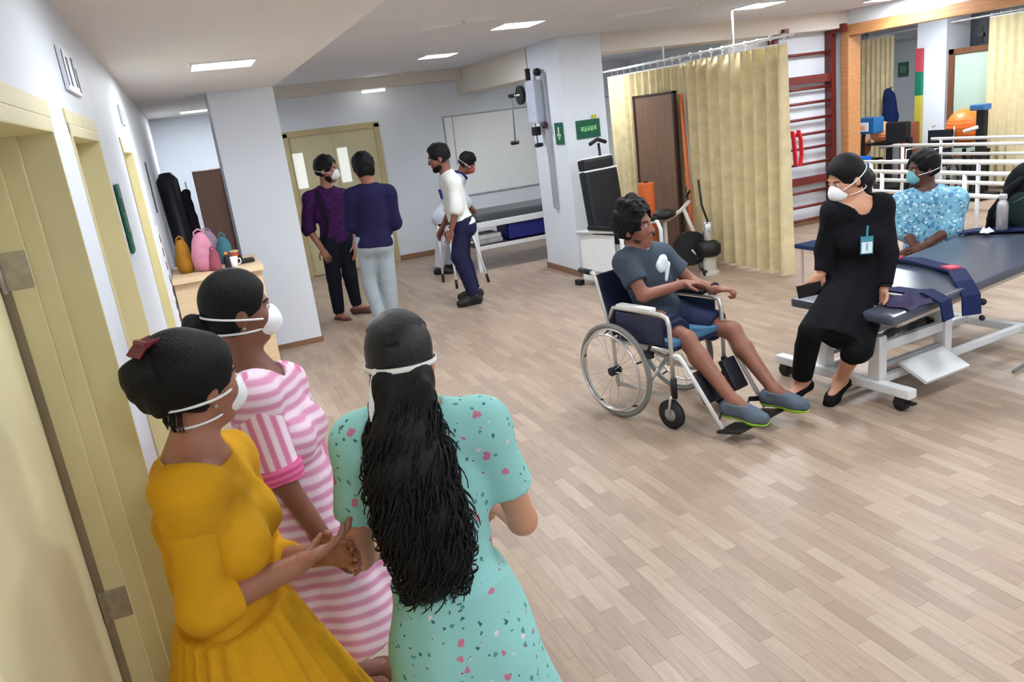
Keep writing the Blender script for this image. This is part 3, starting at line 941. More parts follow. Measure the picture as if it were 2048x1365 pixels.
panel(0.36, 2.4, ZS, 'light panel in the lowered ceiling above the three women', glow=M_GLOW3)
panel(0.36, -0.4, ZS, 'light panel in the lowered ceiling behind the viewer', glow=M_GLOW2)
panel(2.92, 6.6, ZC, 'largest bright panel in the grey ceiling, above the middle of the hall')
panel(2.90, 8.85, ZC, 'light panel in the grey ceiling, before the double door', glow=M_GLOW2)
panel(5.55, 6.65, ZC, 'light panel in the grey ceiling, in front of the curtain rail')
panel(7.65, 7.0, ZC, 'light panel at the ceiling edge above the timber frame')
for x, y, w_ in ((2.9, 4.3, 'over the wheelchair'), (2.9, 2.0, 'over the empty floor before the treatment table'), (2.9, -0.3, 'behind the viewer over open floor'), (5.55, 4.35, 'over the far end of the treatment table'),
                (5.55, 2.0, 'right of the treatment table'), (5.55, -0.3, 'at the back corner of the hall'), (7.6, 3.0, 'by the right wall')):
    panel(x, y, ZC, 'ceiling light panel outside the picture, ' + w_, glow=M_GLOW2 if (x, y) == (5.55, 2.0) else None)
panel(4.78, 9.2, 2.53, 'light panel in the bay behind the curtain', 0.4, 0.4, M_GLOW2)
panel(9.8, 6.2, ZC, 'unseen light panel added for the stand-in mirror room, nearer its front', 0.5, 0.5)  # unseen lamp, added only to light the stand-in room
panel(9.8, 8.6, ZC, 'unseen light panel added for the stand-in mirror room, nearer its back', 0.5, 0.5)  # second added lamp for the stand-in room, also unseen
t = thing('tube_light', 'short white tube light on the wall above the double door', 'light', (2.66, 11.18, 2.47))
obj('lamp_housing', box((2.48, 11.165, 2.475), (2.84, 11.2, 2.5), 0.004), M_WHITE, t)
obj('lamp_tube', tube([(2.5, 11.17, 2.46), (2.82, 11.17, 2.46)], 0.014, 10), mat('tube_glow', (255, 252, 245), 0.4, var=0, emit=8), t)
# ceiling diffusers
def slot(c, ex, ln, w, m, label, n=1):
    ex = V(ex).normalized(); ey = V((-ex.y, ex.x, 0))
    t = thing('air_grille', label, 'vent', c)
    R = (ex, ey, V((0, 0, 1)))
    bm = bmesh.new()
    for lo, hi in (((-ln / 2, -w / 2), (ln / 2, -w / 2 + 0.015)), ((-ln / 2, w / 2 - 0.015), (ln / 2, w / 2)), ((-ln / 2, -w / 2), (-ln / 2 + 0.015, w / 2)), ((ln / 2 - 0.015, -w / 2), (ln / 2, w / 2))):
        add_box(bm, (lo[0], lo[1], -0.014), (hi[0], hi[1], 0), 0, R, c)
    obj('frame', bm, M_WHITE, t)
    obj('duct', box((-ln / 2 + 0.01, -w / 2 + 0.01, -0.004), (ln / 2 - 0.01, w / 2 - 0.01, -0.001), 0, R, c), m, t)
    for i in range(n):
        y = -w / 2 + w * (i + 1) / (n + 1)
        add = box((-ln / 2 + 0.015, y - 0.006, -0.012), (ln / 2 - 0.015, y + 0.006, -0.003), 0, R, c)
        obj('slat', add, M_WHITE, t)
    return t
slot((2.12, 6.27, ZC), (0.29, -0.30, 0), 0.42, 0.05, M_BLACK, 'narrow black slot in the ceiling left of the brightest panel', 0)
slot((2.38, 6.09, ZC), (0.2, -0.1, 0), 0.26, 0.14, mat('grille_grey', (150, 148, 150), 0.6), 'small pale grille beside the black ceiling slot', 3)
slot((4.15, 6.4, ZC), (0.58, -0.5, 0), 0.8, 0.16, mat('grille_grey', (150, 148, 150), 0.6), 'long pale air grille in the ceiling above the column with signs', 3)

# ------------------------------------------------------------------ wall fittings
def sign(c, ex, ey, w, h, label, text=None, m=None, glyph=None, tm=None):
    ex, ey = V(ex), V(ey); ez = ex.cross(ey)
    t = thing('sign', label, 'sign', c)
    obj('sign_plate', box((-w / 2, -h / 2, -0.006), (w / 2, h / 2, 0.004), 0.001, (ex, ey, ez), c), m or M_GREEN, t)
    p = V(c) + ez * 0.0045
    if text: text_obj('lettering', text, h * 0.4, p, ex, ey, tm or M_SIGNW, t)
    if glyph:
        for lo, hi in glyph: obj('sign_stroke', box((lo[0] * w, lo[1] * h, 0), (hi[0] * w, hi[1] * h, 0.002), 0, (ex, ey, ez), p), tm or M_SIGNW, t)
    return t
arrow = [((-0.06, -0.28), (0.06, 0.3)), ((-0.22, -0.1), (0.22, -0.02)), ((-0.14, -0.2), (0.14, -0.1))]
sign((3.99, 8.19, 1.64), (0, -1, 0), (0, 0, 1), 0.2, 0.24, 'narrow dark green sign with a white arrow, beside the corner of the column', glyph=arrow)
s2 = sign((4.27, 8.012, 1.655), (1, 0, 0), (0, 0, 1), 0.3, 0.2, 'wider green sign with pale script, on the front of the column', glyph=[((-0.32, -0.1), (-0.2, 0.12)), ((-0.17, -0.14), (-0.08, 0.06)), ((-0.05, -0.1), (0.06, 0.06)), ((0.09, -0.12), (0.2, 0.08)), ((0.23, -0.08), (0.34, 0.1)), ((-0.35, 0.1), (0.36, 0.14))], tm=mat('sign_script', (130, 196, 130), 0.5, var=0))
obj('yellow_flag', box((4.33, 8.0, 1.755), (4.38, 8.014, 1.80), 0.002), mat('sign_yellow', (196, 196, 60), 0.5, var=0), s2)
sign((6.74, YB - 0.01, 1.93), (1, 0, 0), (0, 0, 1), 0.22, 0.16, 'small teal-green sign on the far wall left of the curtain', m=mat('sign_teal', (60, 170, 140), 0.5, var=0), glyph=[((-0.3, -0.05), (0.3, 0.08))])
sign((XL + 0.01, 3.57, 1.69), (0, 1, 0), (0, 0, 1), 0.13, 0.28, 'tall dark green sign on the left wall after the second door', glyph=[((-0.2, 0.1), (0.2, 0.3)), ((-0.3, -0.3), (0.3, -0.2))], tm=mat('sign_dim', (40, 110, 84), 0.5, var=0))
# door number plates on the left wall
dm = mat('sign_clear', (216, 222, 230), 0.4, var=0.01)
sign((XL + 0.008, 2.92, 2.2), (0, 1, 0), (0, 0, 1), 0.34, 0.13, 'pale name plate with dark strokes above the second door', m=dm, glyph=[((-0.46, -0.4), (-0.43, 0.4)), ((-0.2, -0.35), (-0.1, 0.3)), ((0.2, -0.3), (0.34, 0.4)), ((0.42, -0.4), (0.45, 0.2))], tm=mat('sign_ink', (96, 104, 112), 0.5, var=0))
sign((XL + 0.008, 5.3, 2.18), (0, 1, 0), (0, 0, 1), 0.3, 0.11, 'pale name plate above the third door', m=dm, glyph=[((-0.4, -0.3), (-0.34, 0.3)), ((0.1, -0.3), (0.2, 0.3))], tm=mat('sign_ink2', (120, 160, 140), 0.5, var=0))
# height chart strip on the left wall by the desk
t = thing('height_chart', 'narrow white measuring strip with black and red marks on the left wall', 'chart', (XL, 6.2, 0.5))
obj('chart_strip', box((XL, 6.16, 0.5), (XL + 0.006, 6.24, 1.45), 0.001), M_WHITE, t)
for i in range(9):
    z = 0.53 + i * 0.1
    obj('chart_mark', box((XL + 0.004, 6.165, z), (XL + 0.009, 6.235, z + 0.055)), mat('chart_black', (35, 30, 34), 0.6, var=0) if i % 2 else mat('chart_red', (120, 30, 34), 0.6, var=0), t)
t = thing('wall_notice', 'dark narrow notice on the left wall beyond the third door', 'notice', (XL, 6.95, 1.5))
obj('notice_board', box((XL, 6.9, 1.5), (XL + 0.008, 7.0, 1.9), 0.002), mat('notice_dark', (70, 58, 62), 0.6), t)
# whiteboard on the back wall
t = thing('whiteboard', 'large white wall board with thin grey frame behind the black couch', 'whiteboard', (5.2, YB - 0.03, 0.8))
obj('board_panel', box((3.72, YB - 0.02, 0.82), (6.7, YB - 0.004, 1.99)), M_WHITE, t)
gm = mat('board_frame_grey', (160, 166, 174), 0.5)
for lo, hi in (((3.7, 0.8), (6.72, 0.82)), ((3.7, 1.99), (6.72, 2.01)), ((3.7, 0.82), (3.72, 1.99)), ((6.7, 0.82), (6.72, 1.99))):
    obj('frame_strip', box((lo[0], YB - 0.026, lo[1]), (hi[0], YB, hi[1]), 0.002), gm, t)
obj('cord', tube([(3.85, YB - 0.03, 1.99), (3.84, YB - 0.03, 1.6), (3.83, YB - 0.03, 1.28)], 0.006, 6), gm, t)

# ------------------------------------------------------------------ curtain on its ceiling-hung rail
t = thing('curtain_rail', 'white ceiling-hung rail carrying the beige curtain', 'rail', (5.38, 6.0, 2.27))
obj('rail_bar', tube([(5.38, 5.98, 2.3), (5.38, 9.7, 2.3)], 0.014, 10), M_WHITEP, t, True)
for y, z in ((6.84, ZC), (8.1, ZC), (9.6, 2.53)):
    rd = obj('hanging_rod', tube([(5.38, y, 2.3), (5.38, y, z)], 0.011, 8), M_WHITEP, t, True)
    obj('ceiling_flange', lathe((5.38, y, z - 0.02), [(0.012, 0), (0.03, 0.012), (0.03, 0.02)], 14), M_WHITEP, rd)
def curtain(label, p0, p1, zt, n, amp, m, seed, rail_z, group=None, zb=0.03):
    t = thing('curtain', label, 'curtain', ((p0[0] + p1[0]) / 2, (p0[1] + p1[1]) / 2, zb), group)
    pleated_curtain(p0, p1, zb, zt, n, amp, t, m, seed)
    obj('heading_tape', pleated_curtain_tape(p0, p1, zt), M_WHITE, t)
    for i in range(n):
        s = (i + 0.25) / n
        x, y = p0[0] + (p1[0] - p0[0]) * s, p0[1] + (p1[1] - p0[1]) * s
        bm = bmesh.new(); add_tube(bm, circle((x, y, rail_z), (0, 0, 1), (p1[1] - p0[1], -(p1[0] - p0[0]), 0) if False else (1, 0, 0), 0.022, 12), 0.004, 6, True)
        add_tube(bm, [(x, y, rail_z - 0.022), (x, y, zt - 0.01)], 0.003, 6)
        obj('curtain_hook', bm, M_WHITEP, t)
    return t
def pleated_curtain_tape(p0, p1, zt):
    return box((-0.006, 0, zt - 0.002), (0.006, (V((p1[0], p1[1], 0)) - V((p0[0], p0[1], 0))).length, zt + 0.012), 0, (V((p1[1] - p0[1], -(p1[0] - p0[0]), 0)).normalized(), (V((p1[0], p1[1], 0)) - V((p0[0], p0[1], 0))).normalized(), V((0, 0, 1))), (p0[0], p0[1], 0))
curtain('beige pleated curtain hanging to the floor, right end of the rail', (5.38, 6.06), (5.38, 7.72), 2.23, 9, 0.085, M_CURTAIN, 3, 2.3)
curtain('beige curtain farther along the rail, behind the tall brown board', (5.42, 7.8), (5.42, 9.5), 2.22, 11, 0.05, M_CURTAIN, 5, 2.3)

# tall brown board leaning by the curtain, with an orange pole
t = thing('brown_board', 'tall dark brown board standing on end before the curtain', 'board', (5.25, 8.15, 0))
bm = bmesh.new(); add_box(bm, (5.23, 7.74, 0), (5.26, 8.58, 1.93), 0.004)
obj('board_panel', bm, M_BROWN, t)
bm = bmesh.new()
for lo, hi in (((7.72, 0), (7.76, 1.945)), ((8.56, 0), (8.6, 1.945)), ((7.72, 1.92), (8.6, 1.945))): add_box(bm, (5.222, lo[0], lo[1]), (5.268, hi[0], hi[1]), 0.003)
obj('board_edging', bm, mat('dark_edging', (60, 40, 30), 0.5), t)
t = thing('orange_pole', 'slim orange exercise pole leaning beside the brown board', 'pole', (5.18, 7.5, 0))
obj('pole_shaft', tube([(5.2, 7.46, 0.0), (5.3, 7.68, 1.9)], 0.024, 10), mat('orange_plastic', (224, 122, 70), 0.45), t, True)
obj('pole_tip', tube([(5.197, 7.455, 0.0), (5.206, 7.473, 0.12)], 0.027, 10), M_BLACK, t, True)
t = thing('orange_roll', 'orange foam roll standing between the reclining chair and the brown board', 'foam roll', (4.72, 7.62, 0))
obj('roll_body', lathe((4.72, 7.62, 0), [(0.085, 0), (0.09, 0.02), (0.09, 0.98), (0.085, 1.0)], 20), mat('orange_foam', (206, 100, 44), 0.7), t, True)
obj('roll_core', lathe((4.72, 7.62, 1.0), [(0.03, 0), (0.03, 0.012)], 14), M_BLACK, t)

# ------------------------------------------------------------------ reclining therapy chair by the column
FC = V((0.27, -0.95, 0)).normalized(); LC = V((-FC.y, FC.x, 0)); OC = V((4.12, 7.42, 0))
def CH(f, l, z): return OC + FC * f + LC * l + V((0, 0, z))
t = thing('therapy_chair', 'black padded high-back therapy chair with white arms by the column', 'chair', OC)
def chbox(name, f, l, z, m, bev=0.02, tilt=0.0, parent=t):
    c = CH((f[0] + f[1]) / 2, (l[0] + l[1]) / 2, (z[0] + z[1]) / 2)
    ef = FC * math.cos(tilt) + V((0, 0, 1)) * math.sin(tilt); R = (ef, LC, ef.cross(LC))
    hx, hy, hz = (f[1] - f[0]) / 2, (l[1] - l[0]) / 2, (z[1] - z[0]) / 2
    return obj(name, box((-hx, -hy, -hz), (hx, hy, hz), bev, R, c), m, parent, False)
chbox('backrest', (-0.14, -0.03), (-0.24, 0.24), (0.6, 1.24), M_BLACKPAD, 0.03, 0.12)
chbox('head_cushion', (-0.2, -0.09), (-0.22, 0.22), (1.24, 1.36), M_BLACKPAD, 0.03, 0.12)
chbox('back_piping', (-0.17, -0.06), (-0.235, 0.235), (1.225, 1.24), M_WHITE, 0.004, 0.12)
chbox('back_piping', (-0.22, -0.1), (-0.2, 0.2), (1.355, 1.37), M_WHITE, 0.004, 0.12)
chbox('seat', (-0.08, 0.42), (-0.24, 0.24), (0.48, 0.58), M_BLACKPAD, 0.03)
for q in (-1, 1):
    a = obj('armrest', tube([CH(-0.22, q * 0.3, 0.60), CH(0.0, q * 0.3, 0.62), CH(0.40, q * 0.3, 0.63), CH(0.44, q * 0.3, 0.55), CH(0.44, q * 0.3, 0.2)], 0.022, 10), M_WHITEP, t, True)
    obj('arm_pad', box((-0.2, -0.035, -0.02), (0.2, 0.035, 0.02), 0.01, (FC, LC, V((0, 0, 1))), CH(0.18, q * 0.3, 0.66)), M_BLACK, a)
    obj('side_panel', box((-0.26, -0.012, -0.2), (0.24, 0.012, 0.2), 0.01, (FC, LC, V((0, 0, 1))), CH(0.06, q * 0.27, 0.38)), M_WHITEP, t)
obj('push_pole', tube([CH(-0.2, 0.16, 0.9), CH(-0.24, 0.16, 1.5)], 0.016, 8), M_BLACK, t, True)
obj('push_grip', tube([CH(-0.25, 0.04, 1.5), CH(-0.25, 0.16, 1.54), CH(-0.25, 0.28, 1.5)], 0.022, 8), M_BLACK, t, True)
obj('base_shell', box((-0.3, -0.26, 0.06), (0.3, 0.26, 0.2), 0.03, (FC, LC, V((0, 0, 1))), CH(0.06, 0, 0)), M_WHITEP, t)
for f, l in ((-0.3, -0.26), (-0.3, 0.26), (0.4, -0.24), (0.4, 0.24)):
    obj('foot', box((-0.05, -0.03, 0), (0.05, 0.03, 0.06), 0.01, (FC, LC, V((0, 0, 1))), CH(f, l, 0)), M_BLACK, t)
obj('footrest', box((0, -0.18, -0.015), (0.3, 0.18, 0.015), 0.008, (FC, LC, V((0, 0, 1))), CH(0.42, 0, 0.18)), M_BLACK, t)

# ------------------------------------------------------------------ exercise bike
EX = V((0.873, -0.487, 0)); EV = V((0.487, 0.873, 0)); OB = V((4.93, 7.06, 0))
def BK(a, b, z): return OB + EX * a + EV * b + V((0, 0, z))
t = thing('exercise_bike', 'pale-framed exercise bike with black flywheel beside the curtain', 'exercise bike', OB)
M_PALEM = mat('pale_grey_enamel', (196, 190, 176), 0.35, var=0.04)
obj('frame_tube', tube([BK(-0.30, 0, 0.60), BK(-0.12, 0, 0.70), BK(-0.02, 0, 0.80)], 0.022, 10), M_PALEM, t, True)
obj('frame_tube', tube([BK(-0.10, 0, 0.74), BK(0.02, 0, 0.40), BK(0.08, 0, 0.05)], 0.022, 10), M_PALEM, t, True)
obj('frame_tube', tube([BK(-0.30, 0, 0.6), BK(-0.30, 0, 0.05)], 0.022, 10), M_PALEM, t, True)
obj('floor_bar', tube([BK(0.08, -0.2, 0.03), BK(0.08, 0.2, 0.03)], 0.03, 10), M_BLACK, t, True)
obj('floor_bar', tube([BK(-0.30, -0.2, 0.03), BK(-0.30, 0.2, 0.03)], 0.03, 10), M_BLACK, t, True)
hb = obj('handlebar', tube([BK(-0.04, -0.2, 0.92), BK(-0.06, -0.1, 0.86), BK(-0.04, 0, 0.82), BK(-0.06, 0.1, 0.86), BK(-0.04, 0.2, 0.92)], 0.014, 8), M_BLACK, t, True)
obj('seat', ball(BK(-0.30, 0, 0.68), 0.14, 16, (1, 0.8, 0.4)), M_BLACK, t, True)
fl = bmesh.new(); add_tube(fl, [BK(-0.04, -0.03, 0.28), BK(-0.04, 0.03, 0.28)], 0.19, 28)
obj('flywheel', fl, M_BLACK, t)
obj('crank', tube([BK(-0.04, -0.08, 0.28), BK(0.02, -0.1, 0.2)], 0.014, 8), M_CHROME, t, True)
obj('pedal', box((-0.05, -0.03, -0.012), (0.05, 0.03, 0.012), 0.004, (EX, EV, V((0, 0, 1))), BK(0.03, -0.13, 0.19)), M_BLACK, t)
t = thing('floor_lamp_unit', 'grey cylinder therapy unit with black collar on a pale stand, next to the curtain hem', 'therapy unit', BK(0.14, -0.12, 0))
c = BK(0.14, -0.12, 0)
obj('stand', lathe(c, [(0.1, 0), (0.1, 0.03), (0.07, 0.05), (0.07, 0.2)], 18), M_PALEM, t)
obj('collar', lathe(c, [(0.09, 0.2), (0.125, 0.23), (0.125, 0.32), (0.08, 0.36)], 20), M_BLACK, t, True)
obj('cylinder', lathe(c, [(0.05, 0.36), (0.058, 0.38), (0.058, 0.54), (0.04, 0.57)], 18), M_CHROME, t, True)
obj('neck_rod', tube([c + V((0, 0, 0.57)), c + V((-0.05, 0.02, 0.75)), c + V((-0.07, 0.03, 1.02))], 0.011, 8), M_BLACK, t, True)

# ------------------------------------------------------------------ wall bars
t = thing('wall_bars', 'dark red wooden wall ladder with many rungs on the white wall', 'wall bars', (7.56, 8.25, 0))
for x in (7.08, 8.0):
    obj('post', box((x - 0.035, 8.17, 0), (x + 0.035, 8.29, 2.5), 0.004), M_MAHOGV, t)
    obj('top_bracket', box((x - 0.035, 7.98, 2.4), (x + 0.035, 8.18, 2.5), 0.006), M_MAHOGV, t)
for z in (2.19, 1.77, 1.59, 1.39, 1.2, 1.02, 0.82, 0.45, 0.26, 0.08):
    obj('rung', tube([(7.1, 8.21, z), (7.99, 8.21, z)], 0.019, 10), M_MAHOG, t, True)
for z in (1.88, 0.6):
    obj('cross_board', box((7.1, 8.18, z - 0.05), (7.99, 8.24, z + 0.05), 0.004), M_MAHOG, t)
t = thing('red_band_frame', 'bright red loop of exercise band hung on the wall bars', 'exercise band', (7.34, 8.12, 0.82))
mr = mat('red_band', (214, 44, 52), 0.5)
obj('band_loop', strip([(7.28, 8.15, 1.27), (7.28, 8.13, 1.2), (7.29, 8.12, 1.0), (7.30, 8.12, 0.84), (7.37, 8.12, 0.82), (7.40, 8.12, 0.95), (7.40, 8.13, 1.15), (7.38, 8.15, 1.27)], (0.0, 1, 0), 0.06, 0.02), mr, t)
obj('band_hanger', tube([(7.24, 8.175, 1.22), (7.44, 8.175, 1.22)], 0.02, 8), mr, t, True)

# ------------------------------------------------------------------ parallel bars
def parallel_bars(label, xs, y0, y1s):
    t = thing('parallel_bars', label, 'parallel bars', ((xs[0] + xs[1]) / 2, (y0 + y1s[0]) / 2, 0), 'parallel bars')
    for x, y1 in zip(xs, y1s):
        for z in (0.9, 0.7):
            obj('bar', tube([(x, y0, z), (x, y1, z)], 0.021, 12), M_WHITEP, t, True)
        for y in (y0 + 0.15, (y0 + y1) / 2, y1 - 0.15):
            p = obj('post', tube([(x, y, 0), (x, y, 0.9)], 0.02, 10), M_WHITEP, t, True)
            obj('post_foot', box((x - 0.2, y - 0.04, 0), (x + 0.2, y + 0.04, 0.03), 0.006), M_WHITEP, p)
    return t
parallel_bars('white parallel walking bars in front of the timber-framed opening', (6.5, 7.2), 4.0, (6.15, 6.95))
parallel_bars('reflection of the white parallel walking bars, built as a second set beyond the opening', (8.75, 9.45), 4.2, (7.9, 7.9))  # mirror image of the bars, modelled as solid bars

# ------------------------------------------------------------------ treatment table
TA = math.radians(5); TU = V((math.cos(TA), math.sin(TA), 0)); TV = V((-TU.y, TU.x, 0)); TO = V((3.36, 3.02, 0)); TZ = V((0, 0, 1))
def TB(u, v, z): return TO + TU * u + TV * v + TZ * z
def top_z(u): return 0.6 + 0.06 * u
t = thing('treatment_table', 'white wheeled treatment table with a black padded top', 'treatment table', TB(1.0, 0.36, 0))
tilt = math.atan(0.06); TU2 = TU * math.cos(tilt) + TZ * math.sin(tilt); TN2 = TU2.cross(TV)
RT = (TU2, TV, TN2); RB = (TU, TV, TZ)
obj('padded_top', box((0, 0, -0.055), (2.3, 0.72, 0), 0.018, RT, TB(0, 0, 0.6)), mat('slate_vinyl', (72, 78, 92), 0.28, var=0.1, spec=0.6), t)
bm = bmesh.new()
for lo, hi in (((0.1, 0.05, -0.1), (2.25, 0.09, -0.055)), ((0.1, 0.63, -0.1), (2.25, 0.67, -0.055)), ((0.1, 0.05, -0.1), (0.14, 0.67, -0.055)), ((0.75, 0.05, -0.1), (0.79, 0.67, -0.055))): add_box(bm, lo, hi, 0.004, RT, TB(0, 0, 0.6))
obj('top_frame', bm, mat('cream_enamel', (206, 200, 180), 0.4), t)
for u in (0.155, 1.62):
    ft = obj('foot_beam', box((-0.035, -0.02, 0.085), (0.035, 0.98, 0.14), 0.01, RB, TB(u, 0, 0)), M_WHITEP, t)
    for v in (0.05, 0.92):
        w = obj('caster', tube([TB(u - 0.022, v, 0.042), TB(u + 0.022, v, 0.042)], 0.042, 20), M_BLACK, t)
        obj('caster_fork', box((-0.028, -0.03, 0.03), (0.028, 0.03, 0.09), 0.006, RB, TB(u, v, 0)), M_DKRUBBER, w)
        obj('brake_pedal', box((-0.02, -0.085, 0.05), (0.02, -0.03, 0.062), 0.004, RB, TB(u, v, 0)), M_BLACK, w)
for v in (0.24, 0.62):
    obj('base_rail', box((0.155, v - 0.02, 0.1), (1.62, v + 0.02, 0.145), 0.006, RB, TO), M_WHITEP, t)
    obj('upright', box((0.155, v - 0.04, 0.14), (0.225, v + 0.04, 0.41), 0.016, RB, TO), M_WHITEP, t)
    obj('upright', box((0.755, v - 0.04, 0.14), (0.825, v + 0.04, 0.545), 0.016, RB, TO), M_WHITEP, t)
    obj('link_rail', box((0.22, v - 0.02, 0.30), (0.76, v + 0.02, 0.36), 0.008, RB, TO), M_WHITEP, t)
    obj('link_rail', box((0.22, v - 0.016, 0.195), (0.76, v + 0.016, 0.225), 0.006, RB, TO), mat('grey_enamel', (170, 172, 172), 0.4), t)
obj('motor_box', box((0.14, 0.28, 0.40), (0.42, 0.58, 0.50), 0.02, RB, TO), mat('motor_grey', (150, 152, 150), 0.5), t)
obj('actuator', tube([TB(0.3, 0.43, 0.22), TB(1.1, 0.43, 0.48)], 0.03, 12), mat('actuator_dark', (80, 82, 84), 0.5), t, True)
fr = (TU, (TV * 0.9 - TZ * -0.42).normalized(), TU.cross((TV * 0.9 - TZ * -0.42).normalized()))
obj('footboard', box((0.34, -0.1, -0.012), (0.74, 0.1, 0.012), 0.006, fr, TB(0.0, 0.12, 0.16)), M_WHITEP, t)
obj('side_knob', ball(TB(0.84, 0.03, 0.5), 0.022, 12), M_BLACK, t, True)
obj('side_knob', ball(TB(0.84, 0.03, 0.40), 0.018, 12), M_BLACK, t, True)
obj('foot_lever', tube([TB(1.05, -0.05, 0.02), TB(1.35, 0.0, 0.02), TB(1.62, 0.1, 0.06)], 0.01, 8), M_RUBBER, t, True)

def belt(label, pts, tabs, hang=None, w=0.09):
    t = thing('belt', label, 'strap', pts[0], 'straps on the treatment table')
    P = [V(p) for p in pts]
    obj('webbing', strip(P, V((P[-1] - P[0]).cross(TZ)).normalized(), w, 0.012), M_NAVY, t)
    for s in tabs:
        i = int(s); p = P[i].lerp(P[min(i + 1, len(P) - 1)], s - i)
        d = (P[min(i + 1, len(P) - 1)] - P[max(i - 0, 0)]).normalized(); wd = V(d.cross(TZ)).normalized()
        obj('pink_tab', box((-0.045, -0.035, 0.004), (0.045, 0.035, 0.016), 0.003, (d, wd, d.cross(wd) if d.cross(wd).z > 0 else -d.cross(wd)), p), M_PINKTAB, t)
    return t
def tp(x, y, dz=0.012):
    u = (V((x, y, 0)) - TO).dot(TU); return (x, y, top_z(u) + dz)
belt('navy strap with two pink tabs lying right across the middle of the table', [tp(4.22, 3.86), tp(4.24, 3.66, 0.03), tp(4.22, 3.46, 0.02), tp(4.14, 3.26, 0.035), tp(4.02, 3.12, 0.02), (3.97, 3.03, 0.6), (3.93, 2.99, 0.5)], [0.3, 2.7], w=0.11)
belt('navy strap with one pink tab nearest the seated woman in black', [tp(3.62, 3.42), tp(3.68, 3.3, 0.03), tp(3.72, 3.2, 0.02), tp(3.74, 3.12, 0.03), (3.73, 3.0, 0.62), (3.72, 2.97, 0.52)], [0.4], w=0.11)
belt('navy strap with a pink tab at the far end, under the bottle and backpack', [tp(4.98, 3.9), tp(5.05, 3.84, 0.02), tp(5.12, 3.74, 0.015), tp(5.19, 3.6, 0.02), tp(5.25, 3.45, 0.012), tp(5.28, 3.3)], [3.4], w=0.14)
t = thing('cloth', 'crumpled dark purple cloth on the table corner beside the woman in black', 'cloth', (3.62, 3.1, 0.6))
def bump_cloth(c, rx, ry, hgt, seed, m, parent):
    bm = bmesh.new(); n = 18; g = []
    r_ = random.Random(seed); ph = [r_.uniform(0, 6) for _ in range(6)]
    for i in range(n + 1):
        row = []
        for j in range(n + 1):
            a, b = i / n * 2 - 1, j / n * 2 - 1
            e = max(0, 1 - max(abs(a), abs(b)) ** 4)
            z = hgt * e * (0.6 + 0.3 * math.sin(5 * a + ph[0]) * math.cos(4 * b + ph[1]) + 0.2 * math.sin(9 * b + 3 * a + ph[2]))
            row.append(bm.verts.new(V(c) + TU * (rx * a * (1 + 0.1 * math.sin(5 * b + ph[3]))) + TV * (ry * b * (1 + 0.1 * math.sin(4 * a + ph[4]))) + TZ * (0.004 + z)))
        g.append(row)
    for i in range(n):
        for j in range(n): bm.faces.new((g[i][j], g[i + 1][j], g[i + 1][j + 1], g[i][j + 1]))
    return obj('cloth_fold', bm, m, parent, True)
bump_cloth((3.60, 3.13, 0.614), 0.12, 0.1, 0.05, 2, mat_fabric('purple_cloth', (70, 64, 92)), t)
# bottle, tissue, backpack on the table
bz = top_z(1.78)
t = thing('water_bottle', 'brushed steel water bottle standing on the table by the backpack', 'bottle', (5.12, 3.70, bz + 0.02))
obj('bottle_body', lathe((5.12, 3.70, bz + 0.02), [(0.03, 0), (0.036, 0.006), (0.036, 0.17), (0.03, 0.195), (0.022, 0.205), (0.022, 0.215)], 24), mat('bottle_steel', (190, 186, 188), 0.35, 0.5, var=0.04), t, True)
obj('bottle_cap', lathe((5.12, 3.70, bz + 0.235), [(0.024, 0), (0.026, 0.004), (0.026, 0.03), (0.022, 0.035)], 20), mat('cap_steel', (206, 204, 206), 0.3, 0.4, var=0.02), t, True)
t = thing('tissue', 'small crumpled white tissue between strap and bottle', 'tissue', (5.0, 3.72, bz))
bump_cloth((5.0, 3.72, bz + 0.02), 0.035, 0.03, 0.035, 5, M_WHITE, t)
